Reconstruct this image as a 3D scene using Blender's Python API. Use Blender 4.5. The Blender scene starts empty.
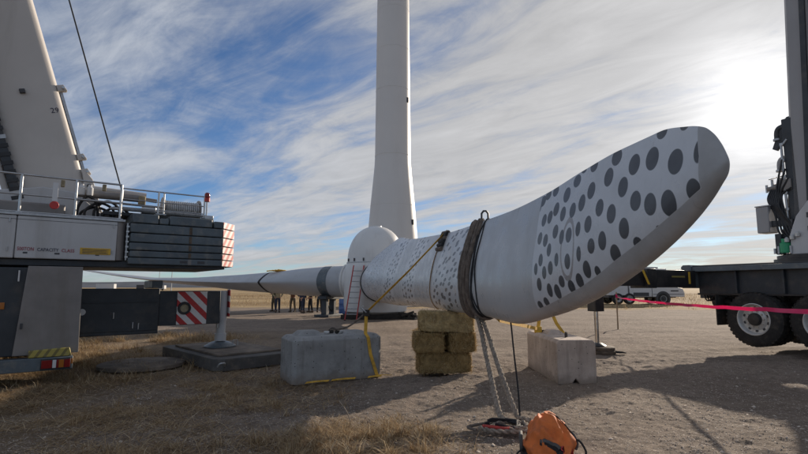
import bpy, bmesh, math, random
import numpy as np
from mathutils import Vector, Matrix, Quaternion
R_ = math.radians
random.seed(7); RNG = np.random.default_rng(11)
sc = bpy.context.scene
COL = sc.collection

# ------------------------------------------------------------------ camera
cam_d = bpy.data.cameras.new('camera'); cam = bpy.data.objects.new('camera', cam_d); COL.objects.link(cam)
cam_d.sensor_width = 36.0; cam_d.lens = 22.0; cam_d.clip_start = 0.05; cam_d.clip_end = 20000
cam.location = (0, 0, 1.6); cam.rotation_euler = (R_(90) + math.atan(60.5/494.0), 0, 0)
sc.camera = cam

# ------------------------------------------------------------------ sun, sky, exposure
SUN_AZ, SUN_EL = R_(37.0), R_(17.2)          # azimuth measured from +Y towards +X
SUN_DIR = Vector((math.sin(SUN_AZ)*math.cos(SUN_EL), math.cos(SUN_AZ)*math.cos(SUN_EL), math.sin(SUN_EL)))
sd = bpy.data.lights.new('sun', 'SUN'); sd.energy = 5.0; sd.angle = R_(0.7); sd.color = (1.0, 0.86, 0.70)
so = bpy.data.objects.new('sun', sd); COL.objects.link(so); so.rotation_euler = SUN_DIR.to_track_quat('Z', 'Y').to_euler()
so.location = (30, 40, 30)
sc.view_settings.view_transform = 'Standard'; sc.view_settings.look = 'None'
sc.view_settings.exposure = 0.25; sc.view_settings.gamma = 1.0
try: sc.view_settings.use_curve_mapping = False
except Exception: pass

class NT:
    """small node-building helper"""
    def __init__(s, tree): s.t = tree; s.n = tree.nodes; s.l = tree.links
    def new(s, typ, **kw):
        n = s.n.new(typ)
        for k, v in kw.items(): setattr(n, k, v)
        return n
    def put(s, sock, v):
        if isinstance(v, bpy.types.NodeSocket): s.l.new(v, sock)
        elif isinstance(v, (tuple, list)) and len(v) == 3 and sock.type == 'RGBA': sock.default_value = (*v, 1)
        else: sock.default_value = v
    def math(s, op, a, b=None, c=None, clamp=False):
        n = s.new('ShaderNodeMath', operation=op, use_clamp=clamp); s.put(n.inputs[0], a)
        if b is not None: s.put(n.inputs[1], b)
        if c is not None: s.put(n.inputs[2], c)
        return n.outputs[0]
    def vmath(s, op, a, b=None):
        n = s.new('ShaderNodeVectorMath', operation=op); s.put(n.inputs[0], a)
        if b is not None: s.put(n.inputs[1], b)
        return n.outputs['Value'] if op in ('DOT_PRODUCT', 'LENGTH', 'DISTANCE') else n.outputs[0]
    def mix(s, f, a, b, blend='MIX'):
        n = s.new('ShaderNodeMix', data_type='RGBA', blend_type=blend)
        s.put(n.inputs[0], f); s.put(n.inputs[6], a); s.put(n.inputs[7], b)
        return n.outputs[2]
    def ramp(s, f, lo, hi, a=0.0, b=1.0):
        n = s.new('ShaderNodeMapRange', interpolation_type='SMOOTHSTEP'); s.put(n.inputs[0], f)
        n.inputs[1].default_value = lo; n.inputs[2].default_value = hi; n.inputs[3].default_value = a; n.inputs[4].default_value = b
        return n.outputs[0]
    def noise(s, vec, scale, detail=4, rough=0.55, dist=0.0):
        n = s.new('ShaderNodeTexNoise'); s.put(n.inputs['Vector'], vec)
        n.inputs['Scale'].default_value = scale; n.inputs['Detail'].default_value = detail
        n.inputs['Roughness'].default_value = rough; n.inputs['Distortion'].default_value = dist
        return n.outputs[0]
    def sep(s, v):
        n = s.new('ShaderNodeSeparateXYZ'); s.put(n.inputs[0], v); return n.outputs
    def comb(s, x, y, z):
        n = s.new('ShaderNodeCombineXYZ'); s.put(n.inputs[0], x); s.put(n.inputs[1], y); s.put(n.inputs[2], z); return n.outputs[0]

world = bpy.data.worlds.new("World"); sc.world = world; world.use_nodes = True
w = NT(world.node_tree); world.node_tree.nodes.clear()
sky = w.new('ShaderNodeTexSky', sky_type='NISHITA', sun_disc=False, sun_elevation=SUN_EL, sun_rotation=SUN_AZ,
            altitude=1800, air_density=1.0, dust_density=0.6, ozone_density=2.0)
geo = w.new('ShaderNodeTexCoord'); D = w.vmath('NORMALIZE', geo.outputs['Generated'])
dx, dy, dz = w.sep(D)
zc = w.math('ADD', w.math('MAXIMUM', dz, 0.0), 0.09)
cu = w.math('DIVIDE', dx, zc); cv = w.math('DIVIDE', dy, zc)
# rotate the cloud plane so that the cirrus bands run from near left to far right
ca, sa = -0.766, 0.643
ru = w.math('ADD', w.math('MULTIPLY', cu, ca), w.math('MULTIPLY', cv, sa))
rv = w.math('ADD', w.math('MULTIPLY', cu, sa), w.math('MULTIPLY', cv, -ca))
def cloud_coord(su, sv, off): return w.comb(w.math('MULTIPLY_ADD', ru, su, off), w.math('MULTIPLY', rv, sv), off)
n_big = w.noise(cloud_coord(0.30, 0.50, 3.7), 1.0, 3, 0.5, 0.4)
n_mid = w.noise(cloud_coord(0.55, 1.40, 1.3), 1.0, 8, 0.60, 1.0)
n_fine = w.noise(cloud_coord(1.9, 4.8, 9.1), 1.0, 9, 0.66, 0.9)
SD = w.vmath('DOT_PRODUCT', D, tuple(SUN_DIR)); SDc = w.math('MAXIMUM', SD, 0.0)
# thin cirrus thickens towards the weather front on the sunward side
cover = w.math('ADD', w.math('MULTIPLY', n_big, 0.45), w.math('ADD', w.math('MULTIPLY', n_mid, 0.60), w.math('MULTIPLY', n_fine, 0.22)))
cover = w.math('ADD', w.math('ADD', cover, 0.018), w.math('MULTIPLY', w.ramp(SD, 0.50, 0.93), 0.085))
mask = w.ramp(cover, 0.515, 0.76)
lowband = w.ramp(dz, 0.0, 0.16, 0.85, 0.0)
mask = w.math('MAXIMUM', w.math('MULTIPLY', mask, 0.97), w.math('MULTIPLY', lowband, w.ramp(n_mid, 0.34, 0.60)))
fwd = w.math('ADD', w.math('MULTIPLY', w.math('POWER', SDc, 14.0), 1.0), w.math('MULTIPLY', w.math('POWER', SDc, 170.0), 4.0))
clum = w.math('ADD', 3.4, fwd)
clum = w.math('MULTIPLY', clum, w.math('ADD', 0.48, w.math('ADD', w.math('MULTIPLY', n_fine, 0.5), w.math('MULTIPLY', n_mid, 0.48))))
ccol = w.mix(w.ramp(SD, 0.3, 1.0), (0.88, 0.96, 1.10), (1.00, 0.99, 0.99))
ccol = w.mix(w.ramp(dz, 0.0, 0.12, 1.0, 0.0), ccol, w.mix(w.ramp(SD, 0.2, 0.95), (0.90, 0.97, 1.08), (1.05, 0.97, 0.86)))
cl = w.vmath('MULTIPLY', ccol, w.comb(clum, clum, clum))
skyc = w.mix(mask, w.vmath('MULTIPLY', sky.outputs[0], (0.42, 0.53, 0.66)), cl)
bg = w.new('ShaderNodeBackground'); w.put(bg.inputs[0], skyc); bg.inputs[1].default_value = 0.13
wo = w.new('ShaderNodeOutputWorld'); w.l.new(bg.outputs[0], wo.inputs[0])

# ------------------------------------------------------------------ materials
def material(name, color, rough=0.6, metal=0.0, var=0.0, vscale=4.0, bump=0.0, bscale=40.0, dirt=None, dirt_amt=0.0, dscale=2.0, spec=0.5, streak=False):
    m = bpy.data.materials.new(name); m.use_nodes = True
    t = NT(m.node_tree); b = m.node_tree.nodes['Principled BSDF']
    tc = t.new('ShaderNodeTexCoord').outputs['Object']
    col = (*color, 1)
    out = None
    if var > 0:
        n = t.noise(tc, vscale, 6, 0.6)
        f = t.ramp(n, 0.3, 0.7)
        out = t.mix(f, tuple(c*(1-var) for c in color), tuple(min(1, c*(1+var)) for c in color))
    if dirt is not None:
        v = tc
        if streak: v = t.vmath('MULTIPLY', tc, (1.0, 1.0, 0.12))
        n2 = t.noise(v, dscale, 8, 0.68)
        f2 = t.math('MULTIPLY', t.ramp(n2, 0.48, 0.72), dirt_amt)
        out = t.mix(f2, out if out is not None else tuple(color), dirt)
    if out is not None: t.put(b.inputs['Base Color'], out)
    else: b.inputs['Base Color'].default_value = col
    b.inputs['Metallic'].default_value = metal
    b.inputs['Specular IOR Level'].default_value = spec
    rn = t.noise(tc, vscale*2.3, 5, 0.6)
    t.put(b.inputs['Roughness'], t.ramp(rn, 0.25, 0.75, max(0.05, rough-0.08), min(1, rough+0.08)))
    if bump > 0:
        bn = t.new('ShaderNodeBump'); bn.inputs['Strength'].default_value = bump; bn.inputs['Distance'].default_value = 0.02
        t.put(bn.inputs['Height'], t.noise(tc, bscale, 8, 0.65)); t.put(b.inputs['Normal'], bn.outputs[0])
    return m

M = {}
M['white_paint'] = material('white_paint', (0.62, 0.62, 0.60), 0.42, 0, 0.05, 0.7, dirt=(0.34, 0.30, 0.25), dirt_amt=0.35, dscale=1.4, streak=True)
M['tower_paint'] = material('tower_paint', (0.60, 0.59, 0.575), 0.45, 0, 0.03, 0.15, dirt=(0.45, 0.43, 0.40), dirt_amt=0.25, dscale=0.5, streak=True)
M['crane_white'] = material('crane_white', (0.48, 0.48, 0.485), 0.40, 0, 0.05, 1.2, dirt=(0.24, 0.21, 0.18), dirt_amt=0.35, dscale=2.2, streak=True)
M['boom_grey'] = material('boom_grey', (0.52, 0.485, 0.45), 0.42, 0, 0.06, 0.8, dirt=(0.30, 0.27, 0.23), dirt_amt=0.35, dscale=1.3, streak=True)
M['right_boom'] = material('right_boom', (0.30, 0.295, 0.30), 0.40, 0, 0.05, 0.8, dirt=(0.25, 0.22, 0.20), dirt_amt=0.3, dscale=1.3, streak=True)
M['slate_paint'] = material('slate_paint', (0.082, 0.104, 0.120), 0.42, 0, 0.22, 2.0, dirt=(0.26, 0.235, 0.20), dirt_amt=0.50, dscale=5.5)
M['dark_chassis'] = material('dark_chassis', (0.030, 0.036, 0.043), 0.5, 0, 0.2, 2.0, dirt=(0.12, 0.10, 0.08), dirt_amt=0.35, dscale=3.0)
M['black_paint'] = material('black_paint', (0.016, 0.016, 0.018), 0.45, 0, 0.15, 3.0, dirt=(0.09, 0.075, 0.06), dirt_amt=0.3, dscale=3.0)
M['rubber'] = material('rubber', (0.018, 0.017, 0.017), 0.85, 0, 0.2, 9, 0.25, 60, dirt=(0.13, 0.105, 0.08), dirt_amt=0.45, dscale=5)
M['hose'] = material('hose', (0.012, 0.012, 0.013), 0.5)
M['steel'] = material('steel', (0.45, 0.45, 0.45), 0.32, 0.9, 0.1, 8)
M['chrome'] = material('chrome', (0.70, 0.70, 0.70), 0.15, 1.0)
M['galv'] = material('galv', (0.42, 0.43, 0.44), 0.45, 0.8, 0.12, 12, 0.08, 50)
M['alu_plate'] = material('alu_plate', (0.22, 0.205, 0.195), 0.55, 0.3, 0.10, 3, 0.05, 30, dirt=(0.18, 0.155, 0.13), dirt_amt=0.6, dscale=3, streak=True)
M['rim_paint'] = material('rim_paint', (0.52, 0.52, 0.51), 0.4, 0.3, 0.08, 6, dirt=(0.22, 0.18, 0.14), dirt_amt=0.5, dscale=6)
M['concrete'] = material('concrete', (0.30, 0.30, 0.295), 0.9, 0, 0.14, 3, 0.35, 45, dirt=(0.12, 0.115, 0.11), dirt_amt=0.6, dscale=2.2)
M['concrete_tan'] = material('concrete_tan', (0.43, 0.355, 0.305), 0.9, 0, 0.15, 3.2, 0.35, 40, dirt=(0.17, 0.135, 0.11), dirt_amt=0.7, dscale=2.0, streak=True)
M['red_paint'] = material('red_paint', (0.45, 0.03, 0.025), 0.4, 0, 0.1, 5)
M['lens_red'] = material('lens_red', (0.20, 0.012, 0.012), 0.15, 0, 0.1, 40)
M['lens_amber'] = material('lens_amber', (0.36, 0.12, 0.02), 0.15)
M['lens_white'] = material('lens_white', (0.6, 0.6, 0.6), 0.15)
M['fiberglass_red'] = material('fiberglass_red', (0.42, 0.05, 0.045), 0.5, 0, 0.1, 5)
M['yellow_paint'] = material('yellow_paint', (0.62, 0.38, 0.035), 0.5, 0, 0.1, 5, dirt=(0.2, 0.14, 0.06), dirt_amt=0.4, dscale=8)
M['yellow_web'] = material('yellow_web', (0.66, 0.38, 0.05), 0.8, 0, 0.2, 12, 0.3, 160, dirt=(0.22, 0.14, 0.06), dirt_amt=0.5, dscale=7)
M['sling_brown'] = material('sling_brown', (0.165, 0.132, 0.108), 0.95, 0, 0.3, 14, 0.6, 90, dirt=(0.05, 0.04, 0.035), dirt_amt=0.6, dscale=9)
M['sling_black'] = material('sling_black', (0.02, 0.02, 0.022), 0.8, 0, 0.2, 10, 0.4, 90)
M['rope_light'] = material('rope_light', (0.30, 0.25, 0.20), 0.95, 0, 0.3, 25, 0.5, 140, dirt=(0.12, 0.10, 0.08), dirt_amt=0.6, dscale=18)
M['rope_black'] = material('rope_black', (0.015, 0.015, 0.016), 0.8)
M['rope_red'] = material('rope_red', (0.40, 0.05, 0.04), 0.8, 0, 0.2, 20)
M['wood_mat'] = material('wood_mat', (0.150, 0.120, 0.095), 0.9, 0, 0.3, 3, 0.5, 30, dirt=(0.26, 0.21, 0.16), dirt_amt=0.6, dscale=3)
M['mat_dark'] = material('mat_dark', (0.085, 0.080, 0.076), 0.85, 0, 0.2, 3, 0.4, 30, dirt=(0.2, 0.165, 0.13), dirt_amt=0.55, dscale=4)
M['pad_brown'] = material('pad_brown', (0.10, 0.075, 0.055), 0.9, 0, 0.3, 6, 0.5, 40, dirt=(0.2, 0.15, 0.11), dirt_amt=0.5, dscale=6)
M['stake_wood'] = material('stake_wood', (0.30, 0.21, 0.13), 0.9, 0, 0.2, 8)
M['bag_orange'] = material('bag_orange', (0.70, 0.17, 0.035), 0.75, 0, 0.12, 9, 0.35, 220, dirt=(0.30, 0.09, 0.04), dirt_amt=0.55, dscale=7)
M['bag_black'] = material('bag_black', (0.02, 0.019, 0.019), 0.8, 0, 0.2, 20, 0.3, 200)
M['bag_grey'] = material('bag_grey', (0.10, 0.095, 0.09), 0.7, 0, 0.2, 20, 0.3, 200)
M['glass_dark'] = material('glass_dark', (0.02, 0.025, 0.03), 0.08, 0, 0, 1)
M['blue_paint'] = material('blue_paint', (0.04, 0.10, 0.30), 0.5, 0, 0.1, 6)
M['skin'] = material('skin', (0.42, 0.25, 0.18), 0.6, 0, 0.08, 12)
M['hair'] = material('hair', (0.04, 0.028, 0.02), 0.7, 0, 0.2, 40, 0.4, 120)
M['denim'] = material('denim', (0.022, 0.032, 0.062), 0.9, 0, 0.2, 14, 0.2, 100)
M['black_cloth'] = material('black_cloth', (0.016, 0.017, 0.020), 0.9, 0, 0.2, 14, 0.2, 100)
M['khaki_cloth'] = material('khaki_cloth', (0.11, 0.085, 0.055), 0.9, 0, 0.2, 14, 0.2, 100)
M['tan_cloth'] = material('tan_cloth', (0.30, 0.25, 0.16), 0.9, 0, 0.2, 14, 0.2, 100)
M['rust_cloth'] = material('rust_cloth', (0.16, 0.07, 0.04), 0.9, 0, 0.2, 14, 0.2, 100)
M['navy_cloth'] = material('navy_cloth', (0.025, 0.035, 0.07), 0.9, 0, 0.2, 14, 0.2, 100)
M['green_cloth'] = material('green_cloth', (0.06, 0.07, 0.045), 0.9, 0, 0.2, 14, 0.2, 100)
M['boot'] = material('boot', (0.05, 0.032, 0.02), 0.7, 0, 0.2, 14)
M['helmet'] = material('helmet', (0.65, 0.65, 0.62), 0.35)
M['text_red'] = material('text_red', (0.30, 0.03, 0.05), 0.5)
M['text_dark'] = material('text_dark', (0.03, 0.03, 0.06), 0.5)
M['green_paint'] = material('green_paint', (0.02, 0.30, 0.13), 0.4)
M['far_white'] = material('far_white', (0.55, 0.55, 0.55), 0.5, 0, 0.05, 2, dirt=(0.3, 0.26, 0.22), dirt_amt=0.4, dscale=2)
M['far_dark'] = material('far_dark', (0.05, 0.05, 0.055), 0.6)
M['dunnage'] = material('dunnage', (0.035, 0.03, 0.027), 0.9, 0, 0.3, 5, 0.4, 20)

for nm_ in ('concrete', 'concrete_tan'):
    m_ = M[nm_]; t = NT(m_.node_tree); b = m_.node_tree.nodes['Principled BSDF']; tc = t.new('ShaderNodeTexCoord').outputs['Object']
    vo = t.new('ShaderNodeTexVoronoi'); t.put(vo.inputs['Vector'], tc); vo.inputs['Scale'].default_value = 19.0
    pit = t.math('MULTIPLY', t.math('LESS_THAN', vo.outputs['Distance'], 0.17), t.math('GREATER_THAN', t.sep(vo.outputs['Color'])[0], 0.66))
    old = b.inputs['Base Color'].links[0].from_socket
    run = t.math('MULTIPLY', t.ramp(t.noise(t.vmath('MULTIPLY', tc, (9, 9, 0.7)), 1.0, 6, 0.65), 0.52, 0.70), 0.35)
    tx, ty, tz = t.sep(tc)
    splash = t.math('MULTIPLY', t.ramp(t.math('ADD', tz, t.math('MULTIPLY', t.noise(tc, 7, 6, 0.7), 0.30)), 0.14, 0.34, 1, 0), 0.7)
    cc = t.mix(splash, t.mix(run, old, (0.13, 0.115, 0.10)), (0.20, 0.155, 0.118))
    t.put(b.inputs['Base Color'], t.mix(pit, cc, (0.06, 0.055, 0.05)))
def stripes(name, ca_, cb_, axis, period, duty=0.5, rough=0.5, scuff=0.5):
    m = bpy.data.materials.new(name); m.use_nodes = True; t = NT(m.node_tree); b = m.node_tree.nodes['Principled BSDF']
    tc = t.new('ShaderNodeTexCoord').outputs['Object']
    d = t.vmath('DOT_PRODUCT', tc, axis)
    f = t.math('GREATER_THAN', t.math('FRACT', t.math('DIVIDE', t.math('ADD', d, 50.0), period)), duty)
    c = t.mix(f, ca_, cb_)
    c = t.mix(t.math('MULTIPLY', t.ramp(t.noise(tc, 14, 8, 0.7), 0.5, 0.75), scuff), c, (0.22, 0.19, 0.16))
    t.put(b.inputs['Base Color'], c); b.inputs['Roughness'].default_value = rough
    return m
M['chevron'] = stripes('chevron', (0.42, 0.025, 0.025), (0.62, 0.60, 0.58), (0.7, 0, 0.7), 0.21)
M['chevron_slab'] = stripes('chevron_slab', (0.45, 0.06, 0.05), (0.66, 0.58, 0.54), (0.7, 0.7, -0.75), 0.19)
M['chevron_post'] = stripes('chevron_post', (0.42, 0.025, 0.025), (0.62, 0.60, 0.58), (0.5, 0, 0.85), 0.22)
M['hazard_block'] = stripes('hazard_block', (0.38, 0.31, 0.07), (0.17, 0.14, 0.045), (0.85, 0, -0.5), 0.10, 0.6)

# ------------------------------------------------------------------ mesh helpers
class MB:
    def __init__(s): s.v = []; s.f = []
    def add(s, vs, fs):
        o = len(s.v); s.v += [tuple(v) for v in vs]; s.f += [tuple(i+o for i in f) for f in fs]; return s
    def box(s, x0, x1, y0, y1, z0, z1, M_=None):
        vs = [Vector(p) for p in ((x0,y0,z0),(x1,y0,z0),(x1,y1,z0),(x0,y1,z0),(x0,y0,z1),(x1,y0,z1),(x1,y1,z1),(x0,y1,z1))]
        if M_ is not None: vs = [M_ @ v for v in vs]
        return s.add(vs, [(0,3,2,1),(4,5,6,7),(0,1,5,4),(1,2,6,5),(2,3,7,6),(3,0,4,7)])
    def rings(s, rings, cap=True, closed=True):
        n = len(rings[0]); o = len(s.v)
        for r in rings: s.v += [tuple(p) for p in r]
        for i in range(len(rings)-1):
            for j in range(n if closed else n-1):
                k = (j+1) % n
                s.f.append((o+i*n+j, o+i*n+k, o+(i+1)*n+k, o+(i+1)*n+j))
        if cap:
            s.f.append(tuple(o+j for j in range(n))[::-1]); s.f.append(tuple(o+(len(rings)-1)*n+j for j in range(n)))
        return s
    def tube(s, path, r, n=8, cap=True):
        path = [Vector(p) for p in path]
        rs = r if isinstance(r, (list, tuple)) else [r]*len(path)
        rings = []; up = None
        for i, p in enumerate(path):
            a = path[max(i-1, 0)]; b = path[min(i+1, len(path)-1)]
            d = (b-a).normalized()
            if up is None:
                up = Vector((0,0,1)) if abs(d.z) < 0.9 else Vector((1,0,0))
            u = (up - d*up.dot(d)).normalized(); up = u; v = d.cross(u)
            rings.append([p + (u*math.cos(t) + v*math.sin(t))*rs[i] for t in [2*math.pi*k/n for k in range(n)]])
        return s.rings(rings, cap)
    def cyl(s, p0, p1, r, n=12, r1=None):
        return s.tube([p0, p1], [r, r if r1 is None else r1], n)
    def prism(s, poly, y0, y1, plane='xz'):
        if plane == 'xz': f = lambda a, b, c: (a, c, b)
        elif plane == 'xy': f = lambda a, b, c: (a, b, c)
        else: f = lambda a, b, c: (c, a, b)
        return s.rings([[f(a, b, y0) for a, b in poly], [f(a, b, y1) for a, b in poly]])
    def lathe(s, prof, c=(0,0,0), n=24, axis='z', cap=True):
        rings = []
        for r, h in prof:
            ring = []
            for k in range(n):
                t = 2*math.pi*k/n; a, b = r*math.cos(t), r*math.sin(t)
                p = (a, b, h) if axis == 'z' else ((a, h, b) if axis == 'y' else (h, a, b))
                ring.append((c[0]+p[0], c[1]+p[1], c[2]+p[2]))
            rings.append(ring)
        return s.rings(rings, cap)

def link_mesh(name, me, mat=None, parent=None, kind=None):
    o = bpy.data.objects.new(name, me); COL.objects.link(o)
    if mat is not None: me.materials.append(mat)
    if parent is not None: o.parent = parent
    if kind: o['kind'] = kind
    return o
def build(name, mb, mat, parent=None, bevel=0.0, seg=2, angle=38, label=None, kind=None):
    me = bpy.data.meshes.new(name); me.from_pydata(mb.v, [], mb.f); me.update()
    bm = bmesh.new(); bm.from_mesh(me); bmesh.ops.recalc_face_normals(bm, faces=bm.faces); bm.to_mesh(me); bm.free()
    me.polygons.foreach_set('use_smooth', [True]*len(me.polygons)); me.set_sharp_from_angle(angle=R_(angle))
    o = link_mesh(name, me, mat, parent, kind)
    if bevel > 0:
        b = o.modifiers.new('bevel', 'BEVEL'); b.width = bevel; b.segments = seg; b.limit_method = 'ANGLE'; b.angle_limit = R_(40)
    if label: o['label'] = label
    return o
def thing(name, label, cat, loc=(0,0,0), rz=0.0, group=None):
    o = bpy.data.objects.new(name, None); COL.objects.link(o); o.empty_display_size = 0.3
    o.location = loc; o.rotation_euler = (0, 0, rz); o['label'] = label; o['category'] = cat
    if group: o['group'] = group
    return o
def tag(o, label, cat, group=None):
    o['label'] = label; o['category'] = cat
    if group: o['group'] = group
    return o
def copy_part(o, loc=None, parent=None):
    c = o.copy(); COL.objects.link(c)
    if parent is not None: c.parent = parent
    if loc is not None: c.location = loc
    return c
def bez(pts, n=8):
    """Catmull-Rom through points"""
    P = [Vector(p) for p in pts]; P = [P[0]*2-P[1]] + P + [P[-1]*2-P[-2]]; out = []
    for i in range(1, len(P)-2):
        for k in range(n):
            t = k/n; a, b, c, d = P[i-1], P[i], P[i+1], P[i+2]
            out.append(0.5*((2*b)+(c-a)*t+(2*a-5*b+4*c-d)*t*t+(3*b-a-3*c+d)*t**3))
    out.append(P[-2]); return out
def band(path, width_vecs, thick=0.004):
    """webbing strip along a path; width_vecs half-width vectors"""
    mb = MB(); path = [Vector(p) for p in path]; rings = []
    for i, p in enumerate(path):
        a = path[max(i-1,0)]; b = path[min(i+1,len(path)-1)]; d = (b-a).normalized()
        wv = Vector(width_vecs[i] if isinstance(width_vecs, list) else width_vecs); n = d.cross(wv).normalized()*thick*0.5
        rings.append([p-wv-n, p+wv-n, p+wv+n, p-wv+n])
    mb.rings(rings); return mb
def text_part(name, body, size, mat, parent, loc, rot, label=None, sx=1.0):
    cu_ = bpy.data.curves.new(name, 'FONT'); cu_.body = body; cu_.size = size; cu_.extrude = 0.002; cu_.resolution_u = 2
    tmp = bpy.data.objects.new(name+'_tmp', cu_); COL.objects.link(tmp)
    dg = bpy.context.evaluated_depsgraph_get(); me = bpy.data.meshes.new_from_object(tmp.evaluated_get(dg))
    bpy.data.objects.remove(tmp); me.materials.clear()
    o = link_mesh(name, me, mat, parent); o.location = loc; o.rotation_euler = rot; o.scale = (sx, 1, 1)
    if label: o['label'] = label
    return o

def vnoise(x, y, seed=0):
    """cheap smooth value noise on numpy arrays"""
    xi = np.floor(x).astype(np.int64); yi = np.floor(y).astype(np.int64); fx = x-xi; fy = y-yi
    fx = fx*fx*(3-2*fx); fy = fy*fy*(3-2*fy)
    def h(a, b):
        n = (a*374761393 + b*668265263 + seed*1442695041) & 0x7fffffff
        n = ((n ^ (n >> 13))*1274126177) & 0x7fffffff
        return ((n ^ (n >> 16)) & 0xffff)/65535.0
    return (h(xi,yi)*(1-fx)+h(xi+1,yi)*fx)*(1-fy) + (h(xi,yi+1)*(1-fx)+h(xi+1,yi+1)*fx)*fy

# ------------------------------------------------------------------ GROUND
def graded(lo, hi, step, far, growth):
    a = list(np.arange(lo, hi+1e-6, step)); s = step; x = hi; right = []
    while x < far: s *= growth; x += s; right.append(x)
    s = step; x = lo; left = []
    while x > -far: s *= growth; x -= s; left.append(x)
    return np.array(left[::-1]+a+right)
def gheight(x, y):
    near = np.clip(1-np.abs(y-10)/60, 0, 1)
    z = (vnoise(x*0.5, y*0.5, 1)-0.5)*0.06*near + (vnoise(x*1.7, y*1.7, 2)-0.5)*0.030*near + (vnoise(x*5, y*5, 3)-0.5)*0.030*near + (np.abs(vnoise(x*12, y*12, 4)-0.5))*0.034*near*np.clip((16-y)/4, 0, 1) + (vnoise(x*25+3, y*25, 6)-0.5)*0.014*near*np.clip((13-y)/3, 0, 1)
    # wheel ruts crossing the yard towards the right
    rut = 0
    for c0 in (10.2, 11.9, 15.0, 16.9, 21.0, 23.0):
        dd = (y - c0 - 0.16*(x-4) - 0.5*np.sin(x*0.2)); rut = rut - 0.035*np.exp(-(dd/0.22)**2) + 0.02*np.exp(-((np.abs(dd)-0.45)/0.18)**2)
    z = z + rut*np.clip((x+2)/3, 0, 1)*np.clip((40-x)/10, 0, 1)
    far = np.clip((np.hypot(x, y)-45)/100, 0, 1)
    z = z + far*(vnoise(x*0.02, y*0.02, 5)-0.5)*0.5
    return z - 0.02
gx = graded(-6.5, 8, 0.035, 6000, 1.055); gy = graded(3.4, 11, 0.033, 6000, 1.035)[36:]
X, Y = np.meshgrid(gx, gy); Z = gheight(X, Y)
nx, ny = len(gx), len(gy)
me = bpy.data.meshes.new('ground'); me.vertices.add(nx*ny)
me.vertices.foreach_set('co', np.stack([X, Y, Z], -1).astype(np.float32).ravel())
ii = (np.arange(ny-1)[:, None]*nx + np.arange(nx-1)[None, :]).ravel()
quads = np.stack([ii, ii+1, ii+1+nx, ii+nx], -1).astype(np.int32)
me.loops.add(quads.size); me.loops.foreach_set('vertex_index', quads.ravel())
me.polygons.add(len(quads)); me.polygons.foreach_set('loop_start', np.arange(len(quads), dtype=np.int32)*4)
me.polygons.foreach_set('use_smooth', np.ones(len(quads), bool)); me.update(calc_edges=True); me.validate()
gm = bpy.data.materials.new('dirt'); gm.use_nodes = True
t = NT(gm.node_tree); b = gm.node_tree.nodes['Principled BSDF']; tc = t.new('ShaderNodeTexCoord').outputs['Object']
px_, py_, pz_ = t.sep(tc)
n1 = t.noise(tc, 0.45, 6, 0.6); n2 = t.noise(tc, 7, 8, 0.7); n3 = t.noise(tc, 60, 6, 0.75); n4 = t.noise(t.vmath('MULTIPLY', tc, (0.25, 1.6, 1)), 1.0, 7, 0.65)
base = t.mix(t.ramp(n1, 0.3, 0.7), (0.205, 0.160, 0.126), (0.300, 0.240, 0.192))
base = t.mix(t.math('MULTIPLY', t.ramp(n2, 0.4, 0.68), 0.65), base, (0.120, 0.090, 0.070))
base = t.mix(t.math('MULTIPLY', t.ramp(n3, 0.52, 0.72), 0.6), base, (0.36, 0.315, 0.27))
base = t.mix(t.math('MULTIPLY', t.ramp(n3, 0.28, 0.46, 1, 0), 0.6), base, (0.075, 0.06, 0.052))
base = t.mix(t.math('MULTIPLY', t.ramp(n4, 0.5, 0.7), 0.40), base, (0.33, 0.27, 0.20))
straw = t.mix(t.ramp(t.noise(t.vmath('MULTIPLY', tc, (1, 0.5, 1)), 1.4, 8, 0.7), 0.35, 0.65), (0.13, 0.088, 0.052), (0.28, 0.205, 0.12))
# dry grass under the left crane, and the field beyond the yard
lw = t.math('ADD', px_, t.math('MULTIPLY', n1, 3.0))
leftz = t.math('MULTIPLY', t.ramp(lw, -4.2, -0.6, 1, 0), t.ramp(py_, 16, 20, 1, 0))
edge = t.math('ADD', py_, t.math('ADD', t.math('MULTIPLY', n1, 12.0), t.math('MULTIPLY', px_, 0.10)))
farz = t.ramp(edge, 43, 47)
base = t.mix(t.math('MULTIPLY', leftz, t.ramp(n2, 0.3, 0.62, 0.35, 0.9)), base, straw)
field = t.mix(t.ramp(t.noise(t.vmath('MULTIPLY', tc, (0.02, 0.11, 1)), 1, 8, 0.7), 0.38, 0.62), (0.23, 0.155, 0.075), (0.39, 0.285, 0.150))
base = t.mix(farz, base, field)
t.put(b.inputs['Base Color'], base); b.inputs['Roughness'].default_value = 0.95; b.inputs['Specular IOR Level'].default_value = 0.2
bn = t.new('ShaderNodeBump'); bn.inputs['Strength'].default_value = 0.9; bn.inputs['Distance'].default_value = 0.045
n5 = t.noise(tc, 22, 8, 0.72)
t.put(bn.inputs['Height'], t.math('ADD', t.math('MULTIPLY', n3, 0.5), t.math('ADD', t.math('MULTIPLY', n5, 0.9), n2))); t.put(b.inputs['Normal'], bn.outputs[0])
link_mesh('ground', me, gm, None, 'structure')
def G(x, y): return float(gheight(np.array([float(x)]), np.array([float(y)]))[0])

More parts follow.
